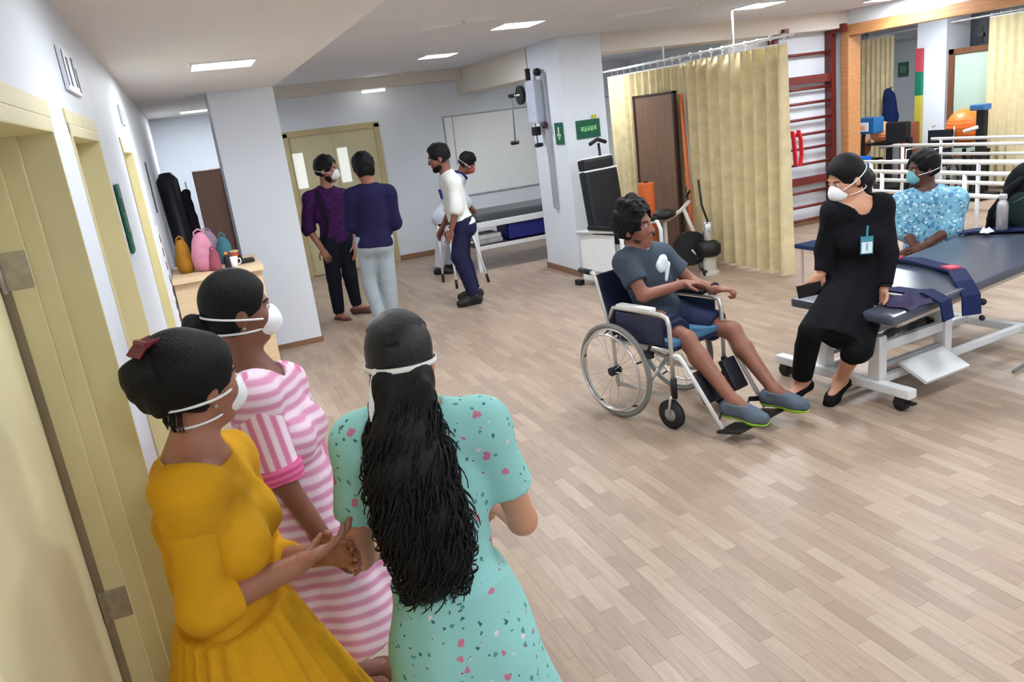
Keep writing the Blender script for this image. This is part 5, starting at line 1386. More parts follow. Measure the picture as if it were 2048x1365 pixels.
JOINTS = {
    'purple': dict(head=(1.371, 8.408, 1.594), neck=(1.325, 8.415, 1.403), shA=(1.138, 8.383, 1.324), shB=(1.508, 8.447, 1.291), elA=(1.074, 8.413, 1.022), wrA=(1.158, 8.319, 0.798), elB=(1.533, 8.484, 0.972), wrB=(1.509, 8.386, 0.767), hiA=(1.258, 8.384, 0.876), hiB=(1.426, 8.440, 0.853), knA=(1.234, 8.378, 0.467), knB=(1.416, 8.421, 0.459), anA=(1.223, 8.410, 0.050), anB=(1.440, 8.478, 0.095), base=(1.331, 8.444, 0.000)),
    'navy': dict(head=(1.604, 7.669, 1.586), neck=(1.626, 7.665, 1.405), shA=(1.447, 7.701, 1.338), shB=(1.799, 7.630, 1.318), elA=(1.406, 7.729, 1.053), wrA=(1.476, 7.940, 0.974), elB=(1.810, 7.648, 1.028), wrB=(1.794, 7.886, 0.945), hiA=(1.505, 7.689, 0.890), hiB=(1.679, 7.654, 0.883), knA=(1.488, 7.723, 0.460), knB=(1.660, 7.658, 0.467), anA=(1.507, 7.638, 0.061), anB=(1.641, 7.662, 0.070), base=(1.574, 7.650, 0.000)),
    'white': dict(head=(2.448, 7.913, 1.575), neck=(2.499, 7.897, 1.404), shA=(2.510, 7.735, 1.324), shB=(2.571, 8.031, 1.297), elA=(2.496, 7.719, 1.050), wrA=(2.414, 7.714, 0.845), elB=(2.553, 8.068, 1.020), wrB=(2.416, 8.029, 0.846), hiA=(2.553, 7.795, 0.884), hiB=(2.612, 7.944, 0.863), knA=(2.479, 7.798, 0.533), knB=(2.576, 7.956, 0.508), anA=(2.578, 7.776, 0.095), anB=(2.657, 7.950, 0.119), base=(2.618, 7.863, 0.000)),
    'grey': dict(head=(3.392, 9.762, 1.379), neck=(3.284, 9.793, 1.233), shA=(3.191, 9.674, 1.160), shB=(3.266, 9.944, 1.141), elA=(3.253, 9.646, 0.901), wrA=(3.403, 9.655, 0.714), elB=(3.349, 9.930, 0.872), wrB=(3.478, 9.862, 0.702), hiA=(2.996, 9.792, 0.757), hiB=(3.049, 9.943, 0.738), knA=(2.914, 9.805, 0.420), knB=(3.026, 9.950, 0.386), anA=(2.836, 9.838, 0.080), anB=(3.002, 9.978, 0.079), base=(2.919, 9.908, 0.000)),
    'wheel': dict(head=(2.466, 4.140, 1.153), neck=(2.470, 4.138, 1.012), shA=(2.335, 4.068, 0.963), shB=(2.668, 4.170, 0.935), elA=(2.360, 3.925, 0.775), wrA=(2.610, 3.866, 0.809), elB=(2.801, 4.054, 0.750), wrB=(2.816, 3.835, 0.739), hiA=(2.474, 4.065, 0.574), hiB=(2.684, 4.125, 0.557), knA=(2.496, 3.701, 0.518), knB=(2.841, 3.726, 0.492), anA=(2.569, 3.376, 0.200), anB=(2.874, 3.402, 0.184), base=(2.722, 3.389, 0.000)),
    'black': dict(head=(3.426, 3.414, 1.328), neck=(3.495, 3.401, 1.188), shA=(3.367, 3.445, 1.149), shB=(3.598, 3.327, 1.148), elA=(3.350, 3.490, 0.925), wrA=(3.297, 3.473, 0.794), elB=(3.593, 3.276, 0.882), wrB=(3.539, 3.244, 0.697), hiA=(3.412, 3.428, 0.645), hiB=(3.565, 3.388, 0.627), knA=(3.110, 3.362, 0.508), knB=(3.299, 3.201, 0.417), anA=(3.175, 3.523, 0.131), anB=(3.389, 3.423, 0.122), base=(3.282, 3.473, 0.000)),
    'blue': dict(head=(4.995, 4.240, 1.161), neck=(5.015, 4.218, 0.987), shA=(4.894, 4.322, 0.911), shB=(5.158, 4.090, 0.912), elA=(4.887, 4.284, 0.711), wrA=(4.820, 4.135, 0.609), elB=(5.063, 4.046, 0.716), wrB=(4.840, 4.084, 0.625), hiA=(4.980, 4.257, 0.506), hiB=(5.103, 4.121, 0.514), knA=(4.654, 4.170, 0.526), knB=(4.704, 4.040, 0.514), anA=(4.706, 4.186, 0.070), anB=(4.759, 4.054, 0.085), base=(4.733, 4.120, 0.000)),
    'teal': dict(head=(0.370, 1.717, 1.382), neck=(0.361, 1.720, 1.256), shA=(0.243, 1.751, 1.195), shB=(0.537, 1.673, 1.190), elA=(0.200, 1.825, 0.868), wrA=(0.330, 2.018, 0.777), elB=(0.615, 1.714, 0.887), wrB=(0.614, 1.942, 0.845), hiA=(0.343, 1.725, 0.637), hiB=(0.484, 1.687, 0.637), knA=(0.343, 1.725, 0.440), anA=(0.364, 1.719, 0.080), knB=(0.484, 1.687, 0.440), anB=(0.462, 1.692, 0.080), base=(0.413, 1.706, 0.000)),
    'yellow': dict(head=(-0.073, 1.800, 1.415), neck=(-0.117, 1.780, 1.268), shA=(-0.140, 1.660, 1.222), shB=(-0.049, 1.970, 1.150), elA=(-0.164, 1.640, 0.961), wrA=(0.039, 1.680, 0.975), elB=(-0.013, 2.000, 0.839), wrB=(0.119, 1.850, 0.884), hiA=(-0.152, 1.720, 0.716), hiB=(-0.095, 1.900, 0.716), knA=(-0.152, 1.720, 0.440), anA=(-0.143, 1.747, 0.080), knB=(-0.095, 1.900, 0.440), anB=(-0.103, 1.873, 0.080), base=(-0.123, 1.810, 0.000)),
    'pink': dict(head=(0.062, 2.428, 1.440), neck=(0.066, 2.427, 1.248), shA=(0.040, 2.289, 1.200), shB=(0.157, 2.561, 1.138), elA=(0.072, 2.256, 0.942), wrA=(0.154, 2.221, 0.723), elB=(0.206, 2.618, 0.755), wrB=(0.222, 2.517, 0.560), hiA=(0.070, 2.347, 0.652), hiB=(0.169, 2.500, 0.652), knA=(0.070, 2.347, 0.440), anA=(0.085, 2.370, 0.080), knB=(0.169, 2.500, 0.440), anB=(0.154, 2.477, 0.080), base=(0.119, 2.424, 0.000)),
}
HAIR_PATH = [(0.348, 1.651, 1.355), (0.329, 1.640, 1.260), (0.323, 1.611, 1.161), (0.328, 1.594, 1.046), (0.340, 1.596, 0.935), (0.333, 1.608, 0.850)]
# ------------------------------------------------------------------ people
def skin(name, rgb):
    if name in _mats: return _mats[name]
    t = NT(name)
    b = lin(rgb)
    f = t.noise(14, 3)
    t.color(t.ramp(f, [(0.3, tuple(v * 0.9 for v in b[:3]) + (1,)), (0.7, tuple(min(1, v * 1.08) for v in b[:3]) + (1,))]))
    t.rough(0.48); t.b.inputs['Specular IOR Level'].default_value = 0.35
    t.b.inputs['Subsurface Weight'].default_value = 0.08; t.b.inputs['Subsurface Radius'].default_value = (0.02, 0.008, 0.004)
    _mats[name] = t.m
    return t.m
SK_MID = skin('skin_brown', (160, 108, 86))
SK_TAN = skin('skin_tan', (204, 150, 120))
SK_DARK = skin('skin_deep', (128, 84, 68))
SK_DEEP = skin('skin_deeper', (100, 64, 54))
M_MASK = mat('mask_white', (240, 242, 244), 0.8, var=0.02)
M_MASKB = mat('mask_blue', (120, 186, 196), 0.8, var=0.05)
M_MASKR = mat('mask_red', (196, 84, 92), 0.8, var=0.05)

def vdir(base, ang, pitch=0.0):
    """direction for a person: 0 faces the viewer, 90 faces to the picture's right, 180 away"""
    b = A((base[0], base[1], 0)); v = unit(b); r = A((v[1], -v[0], 0)); a = math.radians(ang); p = math.radians(pitch)
    return unit((-math.cos(a) * v + math.sin(a) * r) * math.cos(p) + A((0, 0, math.sin(p))))
def jb(k): return JOINTS[k]['base']

# ---- man in the purple checked shirt
J = JOINTS['purple']; b_ = jb('purple')
f = Figure('purple', 'man in dark purple checked shirt and black trousers, facing the man in navy', J, vdir(b_, 40), vdir(b_, 72, -6), hs=1.1, skin=SK_MID, h=0.010,
           toes={'A': vdir(b_, 35), 'B': vdir(b_, 75)}, hand={'A': dict(nrm=vdir(b_, 180), curl=0.4)})
f.body()
f.hair_cap(0.016, 0.05, -0.06, rough=0.008, f=55)
mk_ = f.mask(M_MASK); f.strap(-0.032, 0.0, mk_, M_MASK, 0.003)
sdf_obj('beard', [Ell(f.hp(0, 0.02, -0.07), (0.07, 0.066, 0.06), f.hax(), 0.02)], 0.008, M_HAIR, f.root, cuts=[(f.hp(0, 0.0, -0.035), f.hu), (f.hp(0, 0.055, 0), f.hf)])
mpur = mat_spots('purple_check', (56, 25, 70), [((76, 34, 90), 40, 0.42, 0.8), ((100, 50, 112), 55, 0.2, 0.4)])
f.shirt('shirt', mpur, 'fore', 0.018, -0.03, 0.18, wr=0.006, loose=0.014)
f.collar(mat_fabric('purple_collar', (52, 20, 60)), 0.06, 0.012)
f.trousers(mat_fabric('black_trousers', (26, 27, 38)), 0.014, 0.05, 0.93)
f.shoes(mat('tan_sandal', (96, 62, 48), 0.6), 0.006, mat('sandal_sole', (60, 40, 34), 0.7), h=0.008, low=True)
obj('bag_strap', strip([f.J['shA'] + (f.N - f.J['shA']) * 0.35 + f.f * 0.075 + f.u * 0.05, f.J['shA'] + (f.N - f.J['shA']) * 0.35 + f.f * 0.13 - f.u * 0.10, f.P + f.u * 0.22 - f.sl * 0.11 + f.f * 0.135, f.P + f.u * 0.02 - f.sl * 0.15 + f.f * 0.08], f.sl, 0.045, 0.01), mat_fabric('dark_strap', (28, 20, 34)), f.root)

# ---- man in the navy shirt, back to the viewer
J = JOINTS['navy']; b_ = jb('navy')
f = Figure('navy', 'man in navy shirt and pale grey trousers standing with his back to the viewer', J, vdir(b_, 180), vdir(b_, 195, -4), hs=1.1, skin=SK_MID, h=0.010,
           toes={'A': vdir(b_, 190), 'B': vdir(b_, 165)})
f.body()
f.hair_cap(0.02, 0.045, -0.075, rough=0.01, f=60, extra=[Ell(f.hp(0, -0.05, 0.0), (0.078, 0.06, 0.085), f.hax(), 0.02)])
mnv = mat_fabric('navy_shirt', (34, 31, 66), 0.2)
f.shirt('shirt', mnv, 'fore', 0.02, -0.06, 0.12, wr=0.007, loose=0.014)
f.collar(mnv, 0.06, 0.013)
f.trousers(mat_fabric('pale_grey_trousers', (164, 175, 182), 0.08), 0.016, 0.05, 0.95, hemr=0.062)
f.shoes(mat_fabric('brown_shoe', (70, 50, 42)), 0.008, M_BLACK, h=0.008)

# ---- man in the white shirt, turned to the left
J = JOINTS['white']; b_ = jb('white')
f = Figure('white', 'man in white shirt and navy trousers, facing left with one arm hanging', J, vdir(b_, 270), vdir(b_, 272, -12), hs=1.1, skin=SK_DARK, h=0.010,
           toes={'A': vdir(b_, 285), 'B': vdir(b_, 275)}, hand={'A': dict(nrm=vdir(b_, 180), curl=0.35)})
f.body()
f.hair_cap(0.014, 0.05, -0.05, rough=0.006, f=60)
sdf_obj('beard', [Ell(f.hp(0, 0.03, -0.07), (0.068, 0.066, 0.062), f.hax(), 0.02), Ell(f.hp(0, 0.066, -0.1), (0.034, 0.03, 0.03), f.hax(), 0.02)], 0.008, M_HAIR, f.root, cuts=[(f.hp(0, 0.0, -0.05), f.hu + f.hf * 0.3)])
f.shirt('shirt', mat_fabric('white_shirt', (226, 228, 224), 0.05), 'fore', 0.02, -0.02, 0.25, wr=0.007, loose=0.012)
f.collar(mat_fabric('white_collar', (228, 230, 228), 0.04), 0.062, 0.012)
f.trousers(mat_fabric('navy_trousers', (34, 36, 66), 0.2), 0.016, 0.05, 0.95)
f.shoes(M_BLACK, 0.016, M_DKRUBBER, h=0.008)
obj('belt', add_tube(bmesh.new(), circle(f.P + f.u * 0.045, f.hl, f.fh, 0.165, 28, 0.132), 0.016, 6, True), M_BLACK, f.root)
obj('pen_pocket', box((-0.035, -0.006, -0.05), (0.035, 0.012, 0.05), 0.006, (V(f.sl), V(f.f), V(f.u)), V(f.P + f.u * 0.36 + f.f * 0.122 - f.sl * 0.05)), mat_fabric('blue_pocket', (50, 60, 150)), f.root)

# ---- man behind him, bending over the couch
J = JOINTS['grey']; b_ = jb('grey')
f = Figure('grey', 'man in pale trousers and red mask bending over the couch behind the white-shirted man', J, vdir(b_, 95), vdir(b_, 88, -35), hs=1.05, skin=SK_DARK, h=0.011,
           toes={'A': vdir(b_, 70), 'B': vdir(b_, 90)})
f.body()
f.hair_cap(0.015, 0.05, -0.06, rough=0.008, f=60)
mk_ = f.mask(M_MASKR); f.strap(-0.03, 0.0, mk_, M_MASK, 0.003)
f.shirt('shirt', mat_fabric('pale_shirt', (196, 202, 212), 0.06), 'fore', 0.02, -0.05, 0.3, wr=0.007, loose=0.012)
f.collar(mat_fabric('blue_collar', (40, 46, 96)), 0.068, 0.03, 0.01)
f.trousers(mat_fabric('white_trousers', (196, 198, 212), 0.05), 0.02, 0.05, 0.95, hemr=0.066)
f.shoes(M_BLACK, 0.01, M_DKRUBBER, h=0.009)

# ---- woman in black leaning on the table
J = JOINTS['black']; b_ = jb('black')
f = Figure('black', 'woman in black kurta with an ID badge, perched on the table end', J, vdir(b_, 325), vdir(b_, 305, -22), hs=1.0, girth=0.95, fem=True, skin=SK_TAN, h=0.0075,
           toes={'A': unit(vdir(b_, 320) - A((0, 0, 0.25))), 'B': unit(vdir(b_, 330) - A((0, 0, 0.35)))},
           hand={'A': dict(dir=vdir(b_, 290, -50), nrm=vdir(b_, 180), curl=0.7, side=-1), 'B': dict(nrm=vdir(b_, 300), dir=vdir(b_, 300, -75), curl=1.0, side=1)})
f.body()
f.hair_cap(0.013, 0.02, -0.07, h=0.006)
tail = [f.hp(0, -0.10, -0.01), f.hp(0.03, -0.125, -0.07), f.hp(0.05, -0.10, -0.15), f.hp(0.055, -0.075, -0.2)]
sdf_obj('ponytail', [Cone(tail[0], tail[1], 0.045, 0.05, 0.03), Cone(tail[1], tail[2], 0.05, 0.042, 0.03), Cone(tail[2], tail[3], 0.042, 0.02, 0.03)], 0.006, mat_hair('dark_brown_hair', (28, 19, 23), 0.45, 0.4), f.root, disp=wrinkle(0.008, 70))
mk_ = f.mask(M_MASK, 0.058); f.strap(-0.03, 0.03, mk_, M_MASK, 0.0035, 0.015); f.strap(-0.07, -0.09, mk_, M_MASK, 0.003, 0.0)
mblk = mat_fabric('black_kurta', (17, 18, 22), 0.25)
kn = (f.J['knA'] + f.J['knB']) / 2
f.shirt('kurta', mblk, 'fore', 0.015, -0.75, 0.92, 0.088, wr=0.006, loose=0.006, f=13,
        extra=[Skirt(f.P + f.u * 0.1, kn + A((0.02, 0, -0.02)) + f.f * 0.0, (0.155, 0.12), (0.165, 0.115), f.hl, 7, 0.05, 0.06, 1.3), Cone(f.J['hiA'], f.J['knA'], 0.096, 0.070, 0.05), Cone(f.J['hiB'], f.J['knB'] + f.u * -0.03, 0.1, 0.078, 0.05)])
f.trousers(mat_fabric('black_leggings', (15, 15, 18), 0.2), 0.008, -0.02, {'A': 0.86, 'B': 0.3}, hemr=0.056, kneer=0.058)
sh_ = f.shoes(mat_fabric('shoe_black', (20, 20, 22)), 0.006, h=0.006, low=True)
bp = V(f.P + f.u * (f.L * 0.60) + f.f * 0.168 - f.sl * 0.0)
bd = obj('id_badge', box((-0.034, -0.003, -0.05), (0.034, 0.003, 0.05), 0.003, (V(f.sl), V(f.f), V(f.u)), bp), mat('badge_blue', (70, 140, 160), 0.4, var=0.02), f.root)
obj('badge_card', box((-0.029, 0.003, -0.045), (0.029, 0.005, 0.018), 0.001, (V(f.sl), V(f.f), V(f.u)), bp), mat('badge_white', (222, 236, 240), 0.4, var=0), bd)
obj('badge_print', box((-0.004, 0.005, -0.03), (0.004, 0.006, 0.01), 0.0005, (V(f.sl), V(f.f), V(f.u)), bp), mat('badge_print', (110, 170, 200), 0.4, var=0), bd)
obj('lanyard', strip([bp + V(f.u) * 0.05, bp + V(f.u) * 0.11 + V(f.f) * 0.01], f.sl, 0.012, 0.003), mat('badge_blue', (70, 140, 160), 0.4), bd)
wv = f.J['wrB'] - f.J['elB']; wc = f.J['wrB'] - wv * 0.06
e1, e2, e3 = basis(wv)
obj('wristwatch', add_tube(bmesh.new(), circle(wc, e2, e3, 0.034, 20), 0.008, 8, True), M_BLACK, f.root, True)
t = thing('mobile_phone', "black phone held in the seated woman's far hand", 'phone', f.J['wrA'] + vdir(b_, 290, -50) * 0.1)
pc = V(f.J['wrA'] + vdir(b_, 290, -50) * 0.11 + vdir(b_, 0) * 0.02); px_, py_, pz_ = basis(V(vdir(b_, 280, -10)), V(vdir(b_, 10, 0)))
obj('phone_body', box((-0.065, -0.005, -0.034), (0.065, 0.005, 0.034), 0.004, (px_, py_, pz_), pc), M_BLACK, t)
obj('phone_screen', box((-0.06, 0.005, -0.03), (0.06, 0.0062, 0.03), 0.0005, (px_, py_, pz_), pc), mat('phone_glass', (12, 14, 18), 0.1, var=0), t)

# ---- man in the patterned blue shirt behind the table
J = JOINTS['blue']; b_ = jb('blue')
f = Figure('blue', 'man in patterned light blue shirt and blue mask sitting behind the table', J, vdir(b_, 340), vdir(b_, 296, -8), hs=1.0, girth=1.08, skin=SK_DEEP, h=0.009,
           toes={'A': vdir(b_, 330), 'B': vdir(b_, 340)}, hand={'A': dict(dir=vdir(b_, 60, -40), nrm=vdir(b_, 180), curl=0.8), 'B': dict(dir=vdir(b_, 300, -25), nrm=vdir(b_, 180), curl=0.8, side=-1)})
f.body()
f.hair_cap(0.016, 0.05, -0.06, rough=0.008, f=60)
mk_ = f.mask(M_MASKB, 0.05); f.strap(-0.032, -0.005, mk_, M_MASK, 0.003)
mblue = mat_spots('blue_batik', (128, 184, 208), [((86, 142, 182), 30, 0.5, 0.5), ((206, 232, 236), 40, 0.4, 0.5), ((54, 96, 140), 52, 0.3, 0.3)])
f.shirt('shirt', mblue, 'fore', 0.022, -0.08, 0.12, 0.066, wr=0.007, loose=0.012)
f.collar(mblue, 0.064, 0.015)
f.trousers(mat_fabric('blue_jeans', (44, 70, 108), 0.2), 0.016, 0.05, 0.95)
f.shoes(M_BLACK, 0.01, M_DKRUBBER, h=0.009)

# ---- wheelchair
FW = V((0.26, -0.966, 0)).normalized(); LW = V((-FW.y, FW.x, 0)); OW = V((2.2, 4.06, 0)) + LW * 0.28
def WC(f_, l_, z_): return OW + FW * f_ + LW * l_ + V((0, 0, z_))
RW = (FW, LW, V((0, 0, 1)))
t = thing('wheelchair', 'folding wheelchair with silver tubes and navy seat carrying the man in shorts', 'wheelchair', OW)
M_SILV = mat('silver_tube', (208, 208, 204), 0.28, 0.55, var=0.04)
M_NAVYV = mat('navy_vinyl', (34, 42, 70), 0.45, var=0.15, spec=0.4)
for q in (-1, 1):
    c = WC(0, q * 0.285, 0.305)
    w = obj('wheel_tyre', add_tube(bmesh.new(), circle(c, FW, (0, 0, 1), 0.29, 48), 0.016, 10, True), mat('tyre_grey', (128, 128, 124), 0.65), t, True)
    obj('wheel_rim', add_tube(bmesh.new(), circle(c, FW, (0, 0, 1), 0.268, 48), 0.008, 8, True), M_SILV, w, True)
    obj('push_rim', add_tube(bmesh.new(), circle(c + LW * q * 0.045, FW, (0, 0, 1), 0.245, 48), 0.009, 8, True), M_CHROME, w, True)
    obj('hub', tube([c - LW * 0.035, c + LW * 0.035], 0.028, 14), M_BLACK, w, True)
    for k in range(20):
        a = 2 * math.pi * k / 20; d = FW * math.cos(a) + V((0, 0, 1)) * math.sin(a)
        obj('spoke', tube([c + d * 0.025 + LW * (0.022 if k % 2 else -0.022), c + d * 0.265], 0.0022, 5), M_SILV, w)
    for k in range(5):
        a = 2 * math.pi * k / 5 + 0.4; d = FW * math.cos(a) + V((0, 0, 1)) * math.sin(a)
        obj('rim_clip', tube([c + d * 0.262, c + d * 0.247 + LW * q * 0.045], 0.006, 6), M_BLACK, w)
    l = q * 0.235
    obj('back_post', tube([WC(-0.03, l, 0.18), WC(-0.05, l, 0.5), WC(-0.15, l, 0.86), WC(-0.17, l, 0.90), WC(-0.27, l, 0.91)], 0.0125, 10), M_SILV, t, True)
    obj('push_handle', tube([WC(-0.19, l, 0.905), WC(-0.29, l, 0.912)], 0.018, 10), M_BLACK, t, True)
    obj('armrest_tube', tube([WC(-0.06, l, 0.62), WC(-0.02, l, 0.695), WC(0.0, l, 0.70), WC(0.36, l, 0.70), WC(0.41, l, 0.685), WC(0.425, l, 0.64), WC(0.43, l, 0.3)], 0.0135, 10), M_SILV, t, True)
    obj('arm_pad', box((-0.14, -0.028, -0.012), (0.14, 0.028, 0.014), 0.01, RW, WC(0.17, l, 0.718)), M_WHITEP if q < 0 else M_BLACK, t)
    obj('side_panel', box((-0.19, -0.006, -0.085), (0.19, 0.006, 0.085), 0.008, RW, WC(0.19, l, 0.595)), M_NAVYV, t)
    obj('seat_rail', tube([WC(-0.05, l * 0.96, 0.48), WC(0.43, l * 0.96, 0.48)], 0.0125, 10), M_SILV, t, True)
    obj('lower_rail', tube([WC(-0.04, l, 0.2), WC(0.40, l, 0.2), WC(0.43, l, 0.24)], 0.0125, 10), M_SILV, t, True)
    obj('brake_lever', tube([WC(0.24, l + q * 0.02, 0.42), WC(0.30, l + q * 0.045, 0.5), WC(0.33, l + q * 0.05, 0.54)], 0.009, 8), M_BLACK, t, True)
    obj('brake_block', box((-0.035, -0.02, -0.02), (0.035, 0.02, 0.02), 0.006, RW, WC(0.27, l + q * 0.03, 0.45)), M_BLACK, t)
    cs = obj('caster_wheel', tube([WC(0.40, l - 0.014, 0.09), WC(0.40, l + 0.014, 0.09)], 0.09, 24), M_DKRUBBER, t, True)
    obj('caster_hub', tube([WC(0.40, l - 0.018, 0.09), WC(0.40, l + 0.018, 0.09)], 0.04, 16), mat('caster_grey', (150, 150, 150), 0.5), cs, True)
    obj('caster_fork', tube([WC(0.40, l - 0.026, 0.09), WC(0.42, l - 0.026, 0.2), WC(0.43, l, 0.22), WC(0.42, l + 0.026, 0.2), WC(0.40, l + 0.026, 0.09)], 0.008, 8), M_SILV, cs, True)
    obj('caster_stem', tube([WC(0.43, l, 0.2), WC(0.43, l, 0.32)], 0.02, 10), M_BLACK, cs, True)
    lg = obj('legrest_tube', tube([WC(0.43, l * 0.98, 0.46), WC(0.47, l * 0.95, 0.46), WC(0.50, l * 0.92, 0.42), WC(0.74, l * 0.85, 0.07)], 0.0135, 10), M_WHITEP, t, True)
    obj('calf_pad', box((-0.10, -0.06, -0.018), (0.10, 0.06, 0.018), 0.012, ((FW * 0.5 - V((0, 0, 0.866))).normalized(), LW, (FW * 0.5 - V((0, 0, 0.866))).normalized().cross(LW)), WC(0.575, l * 0.55, 0.27)), M_BLACKPAD, lg)
    obj('footplate', box((-0.075, -0.085, -0.008), (0.085, 0.085, 0.008), 0.006, ((FW * 0.94 + V((0, 0, 0.2))).normalized(), LW, (FW * 0.94 + V((0, 0, 0.2))).normalized().cross(LW)), WC(0.78, l * 0.55, 0.06)), M_BLACK, lg)
    obj('heel_strap', strip([WC(0.72, l * 0.85, 0.12), WC(0.68, l * 0.55, 0.13), WC(0.72, l * 0.25, 0.12)], (0, 0, 1), 0.03, 0.004), M_BLACK, lg)
obj('seat_sling', box((-0.04, -0.22, 0.47), (0.42, 0.22, 0.50), 0.012, RW, OW), M_NAVYV, t)
obj('seat_cushion', box((-0.02, -0.215, 0.50), (0.43, 0.215, 0.535), 0.015, RW, OW), mat_fabric('cushion_blue', (70, 110, 140)), t)
bk = (FW * -0.27 + V((0, 0, 1))).normalized()
obj('back_sling', box((-0.012, -0.225, -0.2), (0.012, 0.225, 0.2), 0.01, ((FW + V((0, 0, 0.27))).normalized(), LW, bk), WC(-0.10, 0, 0.70)), M_NAVYV, t)
for q in (-1, 1):
    obj('cross_brace', tube([WC(0.18, -q * 0.225, 0.2), WC(0.18, q * 0.225, 0.48)], 0.012, 8), M_SILV, t, True)

# ---- man in the wheelchair
J = JOINTS['wheel']; b_ = jb('wheel')
fd = A(FW)
f = Figure('wheel', 'curly-haired man in grey T-shirt and navy shorts sitting in the wheelchair', J, fd, vdir((2.5, 4.1, 0), 66, 3), hs=1.1, girth=0.98, skin=skin('skin_warm_brown', (142, 94, 76)), h=0.0075,
           toes={'A': unit(fd + A((0.25, 0.05, -0.12))), 'B': unit(fd + A((0.35, 0.05, -0.10)))},
           hand={'A': dict(dir=vdir((2.5, 4.1, 0), 80, 3), nrm=(0, 0, -1), curl=0.5, side=1), 'B': dict(dir=vdir((2.5, 4.1, 0), 85, -4), nrm=(0, 0, -1), curl=1.15, side=-1)})
f.body()
xt = [Ell(f.hp(x, y, z), (0.034, 0.034, 0.03), f.hax(), 0.02) for x, y, z in ((0.03, 0.035, 0.135), (-0.03, 0.035, 0.135), (0, 0.0, 0.165), (0.05, 0.0, 0.14), (-0.05, 0, 0.14), (0.03, -0.05, 0.145), (-0.03, -0.05, 0.145), (0.06, -0.07, 0.08), (-0.06, -0.07, 0.08), (0, -0.1, 0.07), (0.055, 0.04, 0.105), (-0.055, 0.04, 0.105), (0.075, -0.02, 0.06), (-0.075, -0.02, 0.06))]
f.hair_cap(0.022, 0.05, -0.055, extra=xt, rough=0.008, f=120, h=0.0055)
sdf_obj('beard', [Ell(f.hp(0, 0.02, -0.062), (0.0655, 0.063, 0.058), f.hax(), 0.02), Ell(f.hp(0, 0.057, -0.096), (0.033, 0.031, 0.023), f.hax(), 0.02)], 0.006, mat('stubble', (62, 40, 34), 0.6), f.root, cuts=[(f.hp(0, 0.03, -0.058), f.hu + f.hf * 0.35)])
mtee = mat_fabric('grey_tee', (66, 76, 88), 0.12)
f.shirt('tshirt', mtee, 'el', 0.015, -0.02, 0.62, 0.066, wr=0.006, loose=0.02, f=18)
obj('collar', add_tube(bmesh.new(), circle(f.N + f.f * 0.012 - f.u * 0.006, f.sl, f.f, 0.068, 24, 0.072), 0.008, 8, True), mat_fabric('collar_pale', (150, 150, 152)), f.root, True)
# white emblem on the chest: rounded blob over a slanted stroke
ec = f.P + f.u * (f.L * 0.66) + f.f * 0.118 + f.sl * 0.035
em = [Ell(ec + f.u * 0.03, (0.056, 0.036, 0.040), (f.sl, f.f, f.u), 0.015), Ell(ec + f.u * 0.055 + f.sl * 0.022, (0.036, 0.034, 0.030), (f.sl, f.f, f.u), 0.015), Ell(ec + f.u * 0.01 - f.sl * 0.02, (0.034, 0.034, 0.026), (f.sl, f.f, f.u), 0.015),
      Cone(ec + f.u * 0.012 + f.sl * 0.05, ec - f.u * 0.065 - f.sl * 0.012 - f.f * 0.002, 0.017, 0.015, 0.008)]
sdf_obj('chest_print', [Ell(p.c, (p.r[0], 0.02, p.r[2]), p.ax, 0.01) if isinstance(p, Ell) else p for p in em], 0.0045, mat('print_white', (222, 230, 236), 0.7, var=0.02), f.root)
mshort = mat_fabric('navy_shorts', (40, 47, 74), 0.18)
f.trousers(mshort, 0.018, 0.05, -0.76, kneer=0.082, thigh=0.0, name='shorts', wr=0.007)
f.shoes(mat_fabric('grey_shoe', (92, 104, 116), 0.1), 0.012, mat('lime_sole', (150, 196, 40), 0.5), h=0.0055, sole_g=0.002)
for q in ('A', 'B'):
    wv = f.J['wr' + q] - f.J['el' + q]; wc = f.J['wr' + q] - wv * 0.08; e1, e2, e3 = basis(wv)
    if q == 'B': obj('wristwatch', add_tube(bmesh.new(), circle(wc, e2, e3, 0.033, 20), 0.009, 8, True), M_BLACK, f.root, True)

# ---- woman in pink stripes
J = JOINTS['pink']; b_ = jb('pink')
f = Figure('pink', 'woman in pink and white striped kurta with a small low bun', J, vdir(b_, 95), vdir(b_, 98, -4), hs=0.92, girth=0.9, fem=True, skin=SK_DARK, h=0.0075,
           toes={'A': vdir(b_, 100), 'B': vdir(b_, 90)}, hand={'A': dict(dir=vdir(b_, 60, -45), nrm=vdir(b_, 180), curl=0.5, side=-1), 'B': dict(curl=0.5)})
f.body()
f.hair_cap(0.012, 0.015, -0.075, h=0.005)
bun = f.hp(0.0, -0.145, -0.03)
sdf_obj('hair_bun', [Ell(bun, (0.036, 0.032, 0.036), f.hax()), Cone(f.hp(0, -0.1, -0.03), bun, 0.03, 0.025, 0.02)], 0.005, M_HAIR, f.root, disp=wrinkle(0.003, 90))
mk_ = f.mask(M_MASK, 0.06); f.strap(-0.03, 0.0, mk_, M_MASK, 0.0035, 0.011); f.strap(-0.06, -0.06, mk_, M_MASK, 0.0035, 0.006)
obj('strap_tail', strip([f.hp(0.02, -0.118, 0.0), f.hp(0.03, -0.125, -0.04), f.hp(0.03, -0.12, -0.09)], f.hr, 0.008, 0.002), M_MASK, mk_)
lines = (0.12, 0.05, 1.0)
mpink = mat_stripe('pink_cross_stripe', (230, 208, 222), (208, 146, 176), lines, 27, 0.5, 0.10, 0.2)
hem = (f.J['knA'] + f.J['knB']) / 2 + A((0.08, 0.0, -0.1))
